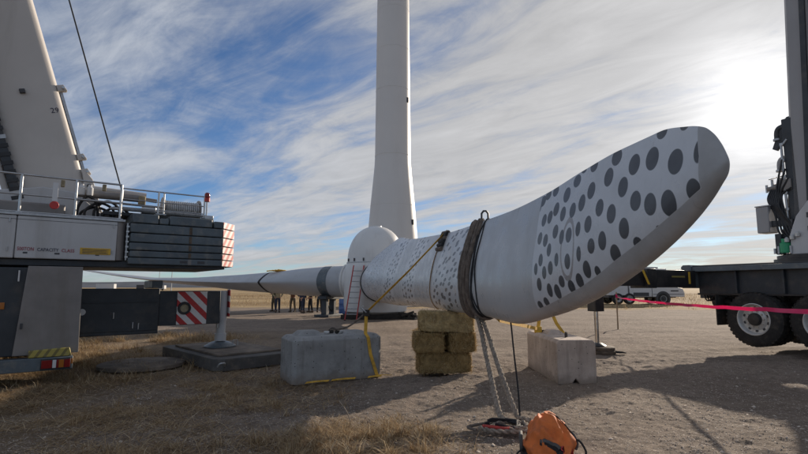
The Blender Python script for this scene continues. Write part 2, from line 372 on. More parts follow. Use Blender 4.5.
# low hills on the skyline
hm = material('hill_mat', (0.13, 0.14, 0.16), 1.0, 0, 0.15, 0.004, spec=0.0)
mb = MB(); hr = [[], [], []]
for k in range(121):
    a = R_(-60 + k); d = 5200
    h = 28 + 42*float(vnoise(np.array([k*0.16]), np.array([3.3]), 8)[0]) * (1.0 if k < 60 else 0.45) + 14*float(vnoise(np.array([k*0.7]), np.array([1.3]), 9)[0])
    hr[0].append((math.sin(a)*d, math.cos(a)*d, -20)); hr[1].append((math.sin(a)*(d+500), math.cos(a)*(d+500), h)); hr[2].append((math.sin(a)*(d+1500), math.cos(a)*(d+1500), -20))
mb.rings(hr, cap=False, closed=False); build('hills', mb, hm, None, kind='structure', angle=80)

# ------------------------------------------------------------------ gravel and dry grass (uncountable ground cover)
def mesh_from_arrays(name, V, F, mat, kind='stuff', smooth=False):
    me = bpy.data.meshes.new(name); me.vertices.add(len(V)); me.vertices.foreach_set('co', V.astype(np.float32).ravel())
    n = F.shape[1]; me.loops.add(F.size); me.loops.foreach_set('vertex_index', F.astype(np.int32).ravel())
    me.polygons.add(len(F)); me.polygons.foreach_set('loop_start', np.arange(len(F), dtype=np.int32)*n)
    if smooth: me.polygons.foreach_set('use_smooth', np.ones(len(F), bool))
    me.update(calc_edges=True); return link_mesh(name, me, mat, None, kind)
def stones(n, xr, yr, smin, smax, power):
    u = RNG.random(n); y = yr[0] + (yr[1]-yr[0])*u**power; x = (RNG.random(n)*2-1)*y*0.98
    keep = (x > xr[0]) & (x < xr[1]); x, y = x[keep], y[keep]; n = len(x)
    cl_ = vnoise(x*1.3, y*1.3, 21); keep = RNG.random(n) < np.clip(cl_*0.9+0.25, 0.1, 1); x, y = x[keep], y[keep]; n = len(x)
    s = smin + (smax-smin)*RNG.random(n)**5
    base = np.array([[1,0,-.15],[0,1,-.15],[-1,0,-.15],[0,-1,-.15],[0,0,.42]])
    V = base[None]*s[:,None,None]*(0.5+0.9*RNG.random((n,5,1))); V[:,4,:2] += (RNG.random((n,2))-0.5)*s[:,None]
    a = RNG.random(n)*6.283; c, s_ = np.cos(a), np.sin(a)
    xx = V[:,:,0]*c[:,None]-V[:,:,1]*s_[:,None]; yy = V[:,:,0]*s_[:,None]+V[:,:,1]*c[:,None]
    V = np.stack([xx+x[:,None], yy+y[:,None], V[:,:,2]+gheight(x,y)[:,None]], -1)
    F = np.array([[0,1,4],[1,2,4],[2,3,4],[3,0,4]])
    F = (F[None] + (np.arange(n)*5)[:,None,None]).reshape(-1,3)
    return V.reshape(-1,3), F
V, F = stones(420000, (-5, 11), (3.4, 13), 0.003, 0.012, 1.5)
V2, F2 = stones(9000, (-4, 10), (3.4, 16), 0.010, 0.034, 1.3)
F = np.concatenate([F, F2+len(V)]); V = np.concatenate([V, V2])
gmat = bpy.data.materials.new('gravel_mat'); gmat.use_nodes = True; t = NT(gmat.node_tree); b = gmat.node_tree.nodes['Principled BSDF']
gi = t.new('ShaderNodeNewGeometry').outputs['Random Per Island']
t.put(b.inputs['Base Color'], t.mix(gi, (0.24, 0.192, 0.155), (0.55, 0.48, 0.41))); b.inputs['Roughness'].default_value = 0.9
mesh_from_arrays('gravel', V, F, gmat)

def grass(x, y, lmin, lmax, tilt_lo, tilt_hi, w0):
    n = len(x); L = lmin+(lmax-lmin)*RNG.random(n)**2; a = RNG.random(n)*6.283; tl = tilt_lo+(tilt_hi-tilt_lo)*RNG.random(n)   # elevation angle of blade
    z = gheight(x, y); dxy = np.stack([np.cos(a), np.sin(a)], -1); sd_ = np.stack([-np.sin(a), np.cos(a)], -1)*w0*(0.6+0.8*RNG.random((n,1)))
    p0 = np.stack([x, y, z-0.005], -1)
    def pt(f, drop): 
        q = p0.copy(); q[:,:2] += dxy*(L*f*np.cos(tl*drop))[:,None]; q[:,2] += L*f*np.sin(np.clip(tl*drop, 0.03, 1.5)) + 0.006; return q
    m_ = pt(0.5, 1.0); e_ = pt(1.0, 0.72)
    S_ = np.concatenate([sd_, np.zeros((n,1))], -1)
    V = np.stack([p0-S_, p0+S_, m_+S_*0.8, m_-S_*0.8, e_+S_*0.25, e_-S_*0.25], 1)
    F = np.array([[0,1,2,3],[3,2,4,5]]); F = (F[None]+(np.arange(n)*6)[:,None,None]).reshape(-1,4)
    return V.reshape(-1,3), F
def scatter(n, xr, yr, dens):
    x = xr[0]+(xr[1]-xr[0])*RNG.random(n); y = yr[0]+(yr[1]-yr[0])*RNG.random(n)
    k = RNG.random(n) < dens(x, y); return x[k], y[k]
def straw_mat(name, a, b_, c_):
    m = bpy.data.materials.new(name); m.use_nodes = True; t = NT(m.node_tree); b = m.node_tree.nodes['Principled BSDF']
    gi = t.new('ShaderNodeNewGeometry').outputs['Random Per Island']
    col = t.mix(t.ramp(gi, 0, 0.6), a, b_); col = t.mix(t.ramp(gi, 0.75, 1.0), col, c_)
    t.put(b.inputs['Base Color'], col); b.inputs['Roughness'].default_value = 0.8
    b.inputs['Specular IOR Level'].default_value = 0.25
    tr = t.new('ShaderNodeBsdfTranslucent'); t.put(tr.inputs[0], col)
    mx = t.new('ShaderNodeMixShader'); mx.inputs[0].default_value = 0.3
    t.l.new(b.outputs[0], mx.inputs[1]); t.l.new(tr.outputs[0], mx.inputs[2]); t.l.new(mx.outputs[0], m.node_tree.nodes['Material Output'].inputs[0])
    return m
MS = straw_mat('dry_straw', (0.17, 0.10, 0.052), (0.42, 0.30, 0.165), (0.66, 0.55, 0.38))
def in_mat(x, y):   # clear of the crane mats and blocks
    return 1.0
def dens_front(x, y):
    left = np.clip((-0.6-x)/1.6, 0, 1); mid = np.clip(1-np.hypot((x+0.35)/1.25, (y-5.3)/1.2), 0, 1)
    d = np.clip(left*np.clip((11-y)/3, 0, 1)*0.9 + np.sqrt(mid)*1.0, 0, 1)
    c = vnoise(x*2.2, y*2.2, 31)*0.6 + vnoise(x*0.8, y*0.8, 32)*0.7
    return d*np.clip(c*1.7-0.45, 0.06, 1)
parts = []
x, y = scatter(240000, (-8, 1.2), (3.4, 11), dens_front); parts.append(grass(x, y, 0.08, 0.34, 0.02, 0.36, 0.0027))
x, y = scatter(30000, (-1.9, 0.7), (3.9, 6.6), lambda x, y: np.clip(1-np.hypot((x+0.5)/1.25, (y-5.2)/1.2), 0, 1)*np.clip(vnoise(x*3, y*3, 33)*2-0.7, 0, 1)); parts.append(grass(x, y, 0.10, 0.34, 0.15, 1.1, 0.002))
# sunlit tufts behind the left crane
def dens_back(x, y): return np.clip(vnoise(x*1.5, y*1.5, 41)*2-0.75, 0, 1)*np.clip((-3.6-x+ (y-13)*-0.3)/1.5, 0, 1)
x, y = scatter(60000, (-12, -3.0), (9.8, 17), dens_back); parts.append(grass(x, y, 0.08, 0.32, 0.25, 1.35, 0.003))
x, y = scatter(16000, (-10, -4.8), (8.3, 11.5), lambda x, y: np.clip(vnoise(x*2, y*2, 43)*2-0.5, 0, 1)); parts.append(grass(x, y, 0.08, 0.30, 0.2, 1.3, 0.0025))
# clumps of standing dry grass
def tufts(nc, xr, yr, dens, nb, lo, hi, w0, spread):
    cx_, cy_ = scatter(nc, xr, yr, dens); k = len(cx_); f = 0.5+1.0*RNG.random(k); rep_ = np.maximum(8, (nb*f).astype(int))
    x = np.repeat(cx_, rep_)+RNG.normal(size=rep_.sum())*spread; y = np.repeat(cy_, rep_)+RNG.normal(size=rep_.sum())*spread
    return grass(x, y, lo, hi, 0.35, 1.45, w0)
parts.append(tufts(420, (-7, 0.9), (3.6, 9), lambda x, y: np.clip(dens_front(x, y)*0.8, 0, 1), 36, 0.05, 0.20, 0.0024, 0.035))
parts.append(tufts(120, (-1.8, 0.6), (4.2, 6.4), lambda x, y: np.clip(1-np.hypot((x+0.5)/1.2, (y-5.3)/1.1), 0, 1), 60, 0.08, 0.26, 0.0024, 0.03))
parts.append(tufts(500, (-11, -3.4), (9.8, 17), dens_back, 55, 0.10, 0.40, 0.0035, 0.05))
# field tufts beyond the yard
def dens_field(x, y): return np.clip(vnoise(x*0.5, y*0.5, 51)*2-0.6, 0, 1)*np.clip((y+0.1*x-38)/4, 0, 1)
x, y = scatter(110000, (-75, 75), (36, 120), dens_field); parts.append(grass(x, y, 0.15, 0.55, 0.5, 1.45, 0.012))
ov = 0; Vs = []; Fs = []
for V, F in parts: Vs.append(V); Fs.append(F+ov); ov += len(V)
mesh_from_arrays('dry_grass', np.concatenate(Vs), np.concatenate(Fs), MS)

# ------------------------------------------------------------------ TURBINE TOWER
tw = thing('turbine_tower', 'tall pale tapered steel turbine tower with flared foot rising behind the hub', 'tower', (-1.05, 45, 0))
build('tower_foot', MB().lathe([(2.72,-0.3),(2.66,0),(2.47,3),(2.28,6.2),(2.05,9.0),(1.80,11.6),(1.69,12.9),(1.655,13.7)], n=64, cap=False), M['tower_paint'], tw)
build('tower_shaft', MB().lathe([(1.655,13.705),(1.64,16),(1.56,26),(1.50,34)], n=64, cap=False), M['tower_paint'], tw)
build('tower_shaft', MB().lathe([(1.50,34.01),(1.35,54),(1.25,68),(1.25,68.1),(0,68.1)], n=64, cap=False), M['tower_paint'], tw)
build('section_seam', MB().lathe([(1.64,13.66),(1.672,13.67),(1.672,13.75),(1.64,13.76)], n=64, cap=False), M['tower_paint'], tw)
for z_, r_ in ((4.0,2.405),(9.0,2.05),(20.0,1.612),(24.0,1.578),(28.0,1.546),(31.5,1.52)): build('weld_seam', MB().lathe([(r_-0.02,z_-0.03),(r_+0.008,z_-0.02),(r_+0.008,z_+0.02),(r_-0.02,z_+0.03)], n=64, cap=False), M['tower_paint'], tw)
for (a, z, r_) in ((-0.55, 18.9, 1.62), (-0.6, 7.4, 2.2)):
    c_, s_ = math.cos(a), math.sin(a)
    build('tower_vent', MB().box(c_*r_-0.10, c_*r_+0.10, s_*r_-0.12, s_*r_+0.10, z-0.22, z+0.22), M['far_dark'], tw)
build('foundation', MB().lathe([(0,0.05),(3.6,0.05),(3.7,-0.1),(3.7,-0.5)], n=48, cap=False), M['concrete'], tw)

# ------------------------------------------------------------------ ROTOR lying nose-up on the ground
HX, HY = -1.53, 27.0
rotor = thing('turbine_rotor', 'white wind turbine rotor resting on the ground with spotted blade tip towards the camera', 'turbine rotor', (0, 0, 0))
hubm = material('hub_paint', (0.64, 0.635, 0.62), 0.4, 0, 0.04, 0.6, dirt=(0.36, 0.31, 0.26), dirt_amt=0.4, dscale=1.2, streak=True)
hub = build('hub_body', MB().lathe([(1.45,0.22),(1.66,0.35),(1.72,0.7),(1.72,2.2),(1.66,2.7),(1.58,2.90)], (HX,HY,0), 64), hubm, rotor)
prof = [(1.56,2.93),(1.545,3.1)] + [(1.54*math.cos(k)**0.9, 3.1+1.83*math.sin(k)) for k in [R_(q) for q in range(6, 90, 6)]] + [(0.02,4.93)]
dome = build('spinner_dome', MB().lathe(prof, (HX,HY,0), 64), hubm, rotor)
build('spinner_rim', MB().lathe([(1.5,2.89),(1.60,2.89),(1.60,2.94),(1.5,2.94)], (HX,HY,0), 64), M['galv'], dome)
for k in range(7):
    a = R_(205+k*22); p = Vector((HX+1.575*math.cos(a), HY+1.575*math.sin(a), 3.04))
    build('lifting_lug', MB().box(p.x-0.035, p.x+0.035, p.y-0.035, p.y+0.035, 2.97, 3.13), M['far_dark'], dome, 0.006)
build('spinner_cap', MB().lathe([(0.32,4.885),(0.30,4.95),(0,4.975)], (HX,HY,0), 24, cap=False), hubm, dome)
def hub_socket(ang, r0, r1, rad, zc=1.88):
    d = Vector((math.cos(R_(ang)), math.sin(R_(ang)), 0)); c = Vector((HX,HY,zc))
    build('blade_socket', MB().tube([c+d*r0, c+d*(r1-0.12), c+d*(r1-0.1), c+d*r1], [rad, rad, rad+0.05, rad+0.05], 48), hubm, hub)
hub_socket(-81, 1.0, 1.92, 0.97); hub_socket(158.5, 1.0, 1.75, 0.92, 1.93); hub_socket(38.5, 1.0, 1.75, 0.92, 1.93)

# stations of the near blade: (Y, X axis, z top, z bottom, thickness ratio, roundness)
ST = np.array([(25,-1.213,2.829,.929,1,1),(23.8,-1.00,2.95,.918,.95,.9),(22.5,-.73,3.298,.907,.80,.55),(21,-.46,3.46,.91,.66,.25),(19.5,-.238,3.509,.922,.56,.10),
 (15.5,.252,3.117,1.031,.47,0),(12,.684,2.848,1.112,.41,0),(9.5,.987,2.685,1.139,.36,0),(7.6,1.242,2.625,1.171,.33,0),(6.4,1.43,2.605,1.145,.30,0),
 (5.4,1.59,2.637,1.287,0.27,0),(4.6,1.704,2.699,1.46,0.25,0),(4,1.8,2.735,1.664,0.24,0),(3.5,1.87,2.73,1.882,0.25,0),(3.2,1.9,2.67,2.041,0.27,0),(3.05,1.915,2.615,2.145,0.3,0),(2.975,1.926,2.548,2.215,0.34,0),(2.93,1.935,2.478,2.262,0.40,0),(2.905,1.940,2.425,2.312,0.45,0),(2.892,1.943,2.383,2.345,0.5,0)])
ST = ST[::-1]   # ascending Y
def hermite(xq, xs, ys):
    d = np.diff(ys)/np.diff(xs); m = np.zeros_like(ys); m[0] = d[0]; m[-1] = d[-1]
    for i in range(1, len(xs)-1):
        m[i] = 0 if d[i-1]*d[i] <= 0 else 2*d[i-1]*d[i]/(d[i-1]+d[i])
    i = np.clip(np.searchsorted(xs, xq)-1, 0, len(xs)-2); h = xs[i+1]-xs[i]; t_ = (xq-xs[i])/h
    return (2*t_**3-3*t_**2+1)*ys[i]+(t_**3-2*t_**2+t_)*h*m[i]+(-2*t_**3+3*t_**2)*ys[i+1]+(t_**3-t_**2)*h*m[i+1]
BN = Vector((-0.9896, -0.144, 0))      # side of the near blade that faces the camera
def section(n, tr, rnd):
    th = np.arange(n)*2*np.pi/n; a = 0.5*np.cos(th); q = 0.5+a        # q 0 at leading (lower) edge, 1 at trailing (upper) edge
    q = np.clip(q, 0, 1)
    yt = 5*tr*(.2969*np.sqrt(q)-.1260*q-.3516*q**2+.2843*q**3-.1015*q**4)
    yt = np.maximum(yt, 0.012*np.sqrt(np.clip(1-(2*q-1)**2, 0, 1)))
    return a, np.sign(np.sin(th))*((1-rnd)*yt) + rnd*0.5*np.sin(th)
BNV = 200
def blade_ring(Yv, n=96, grow=0.0):
    v = [float(hermite(np.array([Yv]), ST[:,0], ST[:,k])[0]) for k in range(1, 6)]
    c = v[1]-v[2]; a, b_ = section(n, v[3], v[4]); zc_ = (v[1]+v[2])/2
    out = []
    for ai, bi in zip(a, b_):
        A = ai*c; Bv = bi*c
        if grow: L = math.hypot(A, Bv)+1e-6; A += grow*A/L; Bv += grow*(Bv/L)*1.0
        out.append((v[0]+BN.x*Bv, Yv+BN.y*Bv, zc_+A))
    return out
ys = np.unique(np.concatenate([np.linspace(2.892, 2.98, 12), np.linspace(2.98, 3.3, 28), np.arange(3.3, 5.7, 0.013), np.arange(5.7, 6.2, 0.05), np.arange(6.2, 12, 0.12), np.arange(12, 25.001, 0.25)]).round(4))
rings = [blade_ring(float(v), BNV) for v in ys]
# flat print on the near face: (Y, z, half-width along the blade, half-height)
DOTS=[(3.308,2.169,0.072,0.093,0.166),(5.517,2.483,0.068,0.065,0.154),(5.442,2.556,0.074,0.063,0.169),(5.331,2.605,0.073,0.056,0.182),(5.148,2.614,0.075,0.061,0.191),(4.834,2.513,0.076,0.078,0.183),(4.667,2.618,0.077,0.064,0.212),(4.346,2.461,0.066,0.079,0.192),(4.481,2.373,0.061,0.08,0.166),(5.024,2.399,0.068,0.073,0.153),(4.84,2.323,0.061,0.075,0.143),(4.64,2.329,0.061,0.074,0.151),(5.287,2.32,0.06,0.069,0.13),(5.147,2.334,0.061,0.07,0.137),(4.949,2.159,0.063,0.072,0.107),(5.311,2.126,0.057,0.068,0.093),(5.163,2.09,0.058,0.069,0.089),(4.323,2.154,0.059,0.077,0.122),(4.652,2.093,0.059,0.073,0.1),(4.795,2.089,0.05,0.073,0.096),(4.487,2.131,0.044,0.069,0.112),(4.258,1.956,0.055,0.068,0.077),(5.05,1.982,0.051,0.069,0.069),(5.23,1.888,0.053,0.068,0.049),(5.336,1.797,0.043,0.065,0.031),(5.137,1.753,0.05,0.068,0.024),(4.998,1.795,0.054,0.07,0.033),(5.264,1.633,0.054,0.07,0.0),(5.056,1.573,0.054,0.07,-0.011),(4.908,1.56,0.058,0.073,-0.014),(4.654,1.844,0.054,0.075,0.046),(4.871,1.872,0.043,0.068,0.05),(4.454,1.901,0.038,0.071,0.061),(4.791,1.658,0.054,0.058,0.006),(4.639,1.608,0.055,0.062,-0.004),(4.488,1.661,0.054,0.068,0.008),(4.348,1.758,0.055,0.078,0.03),(4.209,1.735,0.038,0.048,0.026),(5.348,1.413,0.052,0.045,-0.041),(5.193,1.45,0.053,0.05,-0.035),(4.024,2.68,0.076,0.074,0.262),(4.388,2.698,0.066,0.06,0.244),(4.091,2.525,0.069,0.082,0.22),(3.855,2.392,0.067,0.083,0.199),(3.745,2.547,0.074,0.085,0.247),(3.523,2.535,0.078,0.089,0.259),(4.577,2.713,0.056,0.042,0.237),(4.164,2.276,0.061,0.077,0.156),(3.98,2.196,0.064,0.081,0.144),(3.807,2.056,0.063,0.084,0.114),(3.67,2.248,0.067,0.078,0.17),(3.496,2.193,0.068,0.083,0.163),(4.096,1.987,0.056,0.081,0.088),(3.943,1.869,0.061,0.075,0.062),(3.673,1.929,0.047,0.047,0.083),(3.439,2.012,0.026,0.021,0.114),(3.468,2.72,0.062,0.057,0.316),(3.233,2.692,0.044,0.041,0.332),(3.255,2.443,0.076,0.09,0.253),(3.047,2.461,0.042,0.083,0.276),(3.083,2.21,0.058,0.08,0.192)]
PANEL=[(5.528, 2.779), (5.417, 2.153), (5.446, 1.363), (5.188, 1.418), (4.931, 1.482), (4.484, 1.604), (4.206, 1.709), (3.985, 1.804), (3.669, 1.928), (3.437, 2.026), (3.219, 2.12), (3.03, 2.213), (3.036, 2.423), (3.093, 2.611), (3.113, 2.85), (4.4, 2.9)]
OVAL=(4.666,1.962,0.12,0.28)
mb = MB().rings(rings)
bl1 = build('blade', mb, None, rotor, angle=60, label='near blade with black spotted white tip panel and rounded end')
me = bl1.data
co = np.zeros(len(me.vertices)*3); me.vertices.foreach_get('co', co); co = co.reshape(-1, 3)
side = np.tile((np.sin(np.arange(BNV)*2*np.pi/BNV) > -0.01), len(ys))
dot = np.full(len(co), -1.0); pan = np.full(len(co), -1.0); ov_ = np.full(len(co), 9.0)
for (y0, z0, ry, rz_, sh_) in DOTS:
    r = np.hypot((co[:,1]-y0)/ry, (co[:,2]-z0-0.85*sh_*(co[:,1]-y0))/rz_); dot = np.maximum(dot, np.clip((1-r)*min(ry, rz_)*10, -1, 1))
if PANEL:
    P = np.array(PANEL); inside = np.zeros(len(co), bool); dmin = np.full(len(co), 9.0)
    for i in range(len(P)):
        a_, b_ = P[i], P[(i+1) % len(P)]; e = b_-a_; pq = co[:,1:3]-a_
        tt = np.clip((pq@e)/(e@e), 0, 1); dmin = np.minimum(dmin, np.hypot(*(pq-tt[:,None]*e).T))
        cond = ((a_[1] > co[:,2]) != (b_[1] > co[:,2])); xi = (b_[0]-a_[0])*(co[:,2]-a_[1])/((b_[1]-a_[1]) or 1e-9)+a_[0]
        inside ^= cond & (co[:,1] < xi)
    pan = np.where(inside, dmin, -dmin)*10
if OVAL:
    ov_ = np.abs(np.hypot((co[:,1]-OVAL[0])/OVAL[2], (co[:,2]-OVAL[1])/OVAL[3])-1)
pan = np.where(side, pan, -1); 
for nm, arr in (('dot', dot), ('panel', pan), ('oval', ov_), ('face_side', side.astype(float))):
    at_ = me.attributes.new(nm, 'FLOAT', 'POINT'); at_.data.foreach_set('value', arr.astype(np.float32))
bm_ = bpy.data.materials.new('blade_print'); bm_.use_nodes = True; t = NT(bm_.node_tree); b = bm_.node_tree.nodes['Principled BSDF']
def attr(nm): return t.new('ShaderNodeAttribute', attribute_name=nm).outputs['Fac']
tc = t.new('ShaderNodeTexCoord').outputs['Object']; ax, ay, az = t.sep(tc)
gel = t.mix(t.ramp(t.noise(t.vmath('MULTIPLY', tc, (1, 1.2, 0.10)), 2.2, 8, 0.65), 0.45, 0.75), (0.47, 0.48, 0.49), (0.37, 0.375, 0.38))
gel = t.mix(t.math('MULTIPLY', t.ramp(t.noise(t.vmath('MULTIPLY', tc, (1, 6, 0.5)), 1.6, 8, 0.7), 0.60, 0.72), 0.55), gel, (0.22, 0.17, 0.125))
pmask = t.math('GREATER_THAN', attr('panel'), 0.0)
gel = t.mix(t.ramp(ay, 5.0, 5.7, 1.0, 0.0), gel, t.mix(t.ramp(t.noise(tc, 2.6, 7, 0.65), 0.35, 0.7), (0.42, 0.42, 0.425), (0.34, 0.338, 0.335)))
film = t.mix(t.ramp(t.noise(tc, 3.0, 7, 0.65), 0.3, 0.75), (0.62, 0.635, 0.66), (0.54, 0.555, 0.575))
film = t.mix(t.math('LESS_THAN', attr('oval'), 0.10), film, t.mix(t.ramp(t.noise(tc, 16, 4), 0.30, 0.45, 0.5, 1.0), film, (0.33, 0.31, 0.305)))
film = t.mix(t.ramp(attr('dot'), -0.035, 0.035), film, t.mix(t.noise(tc, 9, 5), (0.052, 0.055, 0.062), (0.092, 0.096, 0.104)))
film = t.mix(t.math('LESS_THAN', attr('panel'), 0.035), film, (0.45, 0.45, 0.45))
col = t.mix(pmask, gel, film)
# speckle bands of small dashes towards the root
sl = t.math('ADD', ay, t.math('MULTIPLY', az, 0.55))
def dashes(sy, sz, thr, tilt=0.5):
    v = t.comb(t.math('MULTIPLY', t.math('ADD', ay, t.math('MULTIPLY', az, tilt)), sy), t.math('MULTIPLY', az, sz), 0.0)
    n = t.new('ShaderNodeTexVoronoi', voronoi_dimensions='2D'); t.put(n.inputs['Vector'], v); n.inputs['Scale'].default_value = 1.0; n.inputs['Randomness'].default_value = 0.75
    return t.math('LESS_THAN', n.outputs['Distance'], thr)
def within(lo, hi): return t.math('MULTIPLY', t.math('GREATER_THAN', sl, lo), t.math('LESS_THAN', sl, hi))
bandA = t.math('MULTIPLY', within(9.25, 11.1), dashes(3.0, 7.5, 0.27, 0.9))
bandB = t.math('MULTIPLY', within(13.6, 15.2), dashes(2.4, 7.0, 0.27, 0.9))
bandC = t.math('MULTIPLY', within(17.3, 19.0), dashes(2.0, 6.5, 0.27, 0.9))
sq = t.noise(t.comb(t.math('MULTIPLY', ay, 1.6), t.math('MULTIPLY', az, 4.2), 0.0), 2.0, 2, 0.5, 1.0)
bandD = t.math('MULTIPLY', within(19.6, 26.3), t.math('MULTIPLY', t.math('GREATER_THAN', sq, 0.49), t.math('LESS_THAN', sq, 0.525)))
bands = t.math('MAXIMUM', t.math('MAXIMUM', bandA, bandB), t.math('MAXIMUM', bandC, bandD))
bands = t.math('MULTIPLY', bands, t.math('GREATER_THAN', attr('face_side'), 0.5))
# the white ground the speckles are printed on
lite = t.math('MAXIMUM', within(9.1, 11.25), t.math('MAXIMUM', within(13.4, 15.4), within(17.0, 26.5)))
col = t.mix(t.math('MULTIPLY', lite, 0.55), col, (0.60, 0.61, 0.63))
col = t.mix(t.math('MULTIPLY', bands, 0.9), col, (0.06, 0.062, 0.07))
scf = t.math('MULTIPLY', t.ramp(t.noise(t.vmath('MULTIPLY', tc, (2, 14, 1.2)), 1.0, 9, 0.75), 0.60, 0.70), 0.30)
col = t.mix(scf, col, (0.20, 0.18, 0.16))
t.put(b.inputs['Base Color'], col); t.put(b.inputs['Roughness'], t.ramp(t.noise(tc, 4, 6), 0.3, 0.7, 0.24, 0.42))
me.materials.append(bm_)
rr = blade_ring(24.98, 64, 0.012); rr2 = blade_ring(24.75, 64, 0.03)
build('root_seal', MB().rings([blade_ring(25.0, 64, 0.045), blade_ring(24.82, 64, 0.05), blade_ring(24.80, 64, 0.0)]), M['black_paint'], bl1)
# the two far blades (chord lying flat)
FB = [(1.75,1.75,1.75,1.93,1),(2.6,1.75,1.70,1.93,.9),(3.6,1.85,1.60,1.93,.5),(6,2.1,1.30,1.90,.15),(9.2,1.7,1.0,1.90,0),(12.8,1.25,.52,1.98,0),(16.3,.95,.26,2.13,0),(19.9,.68,.17,2.48,0),(22.6,.45,.12,2.80,0),(23.6,.22,.09,2.92,0),(23.9,.05,.03,2.96,0)]
def far_blade(ang, lab):
    d = Vector((math.cos(R_(ang)), math.sin(R_(ang)), 0)); n = Vector((-d.y, d.x, 0)); fb = np.array(FB); rings = []
    for s in np.linspace(1.75, 23.9, 60):
        c, h, z, rnd = [float(np.interp(s, fb[:,0], fb[:,k])) for k in range(1, 5)]
        a, b_ = section(40, h/c*0.98, rnd); p = Vector((HX,HY,0))+d*s
        rings.append([(p.x+n.x*ai*c, p.y+n.y*ai*c, z+bi*c) for ai, bi in zip(a, b_)])
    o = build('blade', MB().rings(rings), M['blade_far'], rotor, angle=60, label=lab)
    def at_s(s0, s1, g):
        out = []
        for s in (s0, s1):
            c, h, z, rnd = [float(np.interp(s, fb[:,0], fb[:,k])) for k in range(1, 5)]
            a, b_ = section(40, h/c*0.98, rnd); p = Vector((HX,HY,0))+d*s
            out.append([(p.x+n.x*ai*(c+g), p.y+n.y*ai*(c+g), z+bi*(c+g)) for ai, bi in zip(a, b_)])
        return out
    build('root_band', MB().rings(at_s(2.62, 3.18, 0.03)), M['slate_paint'], o)
    return o, at_s
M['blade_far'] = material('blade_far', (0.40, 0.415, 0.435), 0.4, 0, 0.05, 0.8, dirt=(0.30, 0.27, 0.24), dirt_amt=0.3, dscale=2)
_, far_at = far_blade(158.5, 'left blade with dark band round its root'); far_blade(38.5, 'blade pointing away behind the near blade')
rg = far_at(6.6, 6.75, 0.05)
o = build('tie_strap', MB().rings(far_at(6.9, 7.05, 0.03)), M['sling_black'], None); tag(o, 'dark strap tied round the middle of the left turbine blade', 'strap')
p = Vector((HX,HY,0))+Vector((math.cos(R_(158.5)), math.sin(R_(158.5)), 0))*6.5
mb = MB()
for k in range(5): mb.tube([(p.x-0.5+k*0.16, p.y-0.2, 2.56+0.02*k), (p.x-0.3+k*0.2, p.y+0.1, 2.60), (p.x+0.1+k*0.12, p.y+0.3, 2.55)], 0.035, 6)
o = build('folded_sling', mb, M['yellow_web']); tag(o, 'small folded tan sling lying on top of the left turbine blade', 'sling')

# stand under the left blade root, timbers under the hub
d158 = Vector((math.cos(R_(158.5)), math.sin(R_(158.5)), 0)); p = Vector((HX,HY,0))+d158*2.9
st = thing('blade_stand', 'dark steel stand holding up the root of the left turbine blade', 'stand', (p.x, p.y, 0), R_(158.5))
build('saddle', MB().box(-0.28, 0.28, -0.75, 0.75, 0.95, 1.12), M['dark_chassis'], st, 0.02)
build('saddle_pad', MB().box(-0.30, 0.30, -0.55, 0.55, 1.125, 1.18), M['rubber'], st, 0.02)
for y_ in (-0.42, 0.42): build('leg', MB().box(-0.16, 0.16, y_-0.12, y_+0.12, 0.12, 0.948), M['dark_chassis'], st, 0.01)
build('base_beam', MB().box(-0.45, 0.45, -0.8, 0.8, 0.0, 0.118), M['dark_chassis'], st, 0.01)
build('brace', MB().tube([(0,-0.40,0.2),(0,0.40,0.85)], 0.04), M['dark_chassis'], st)
dn = thing('timber_cribbing', 'dark timbers stacked on the ground under the white hub', 'timbers', (HX, HY, 0))
for k in range(5): build('timber', MB().box(-1.7+0.05*k, 1.9-0.07*k, -1.5+k*0.62, -1.27+k*0.62, 0.0, 0.215), M['dunnage'], dn, 0.012)
rk = thing('scrap_timber_heap', 'small heap of dark broken timber beside the hub foot', 'timber heap', (0.15, 25.6, 0))
for k in range(8):
    a = random.uniform(-0.7, 0.7); L = random.uniform(0.5, 1.0); z = 0.06+0.07*(k//2); cx_ = random.uniform(-0.35, 0.35)
    build('timber', MB().box(-L/2, L/2, -0.06, 0.06, -0.05, 0.05, Matrix.Translation((cx_, random.uniform(-0.2,0.2), z)) @ Matrix.Rotation(a, 4, 'Z') @ Matrix.Rotation(random.uniform(-.35,.35), 4, 'Y')), M['dunnage'], rk, 0.008)
# blue drum behind
bd = thing('plastic_drum', 'blue plastic drum with white lid behind the hub', 'drum', (-3.75, 31.0, 0))
build('drum_body', MB().lathe([(0.27,0.0),(0.29,0.03),(0.29,0.28),(0.305,0.30),(0.29,0.32),(0.29,0.60),(0.305,0.62),(0.29,0.64),(0.29,0.86),(0.26,0.9)], n=28), M['blue_paint'], bd)
build('drum_lid', MB().lathe([(0.28,0.90),(0.285,0.96),(0.25,0.97),(0.0,0.97)], n=28, cap=False), M['far_white'], bd)

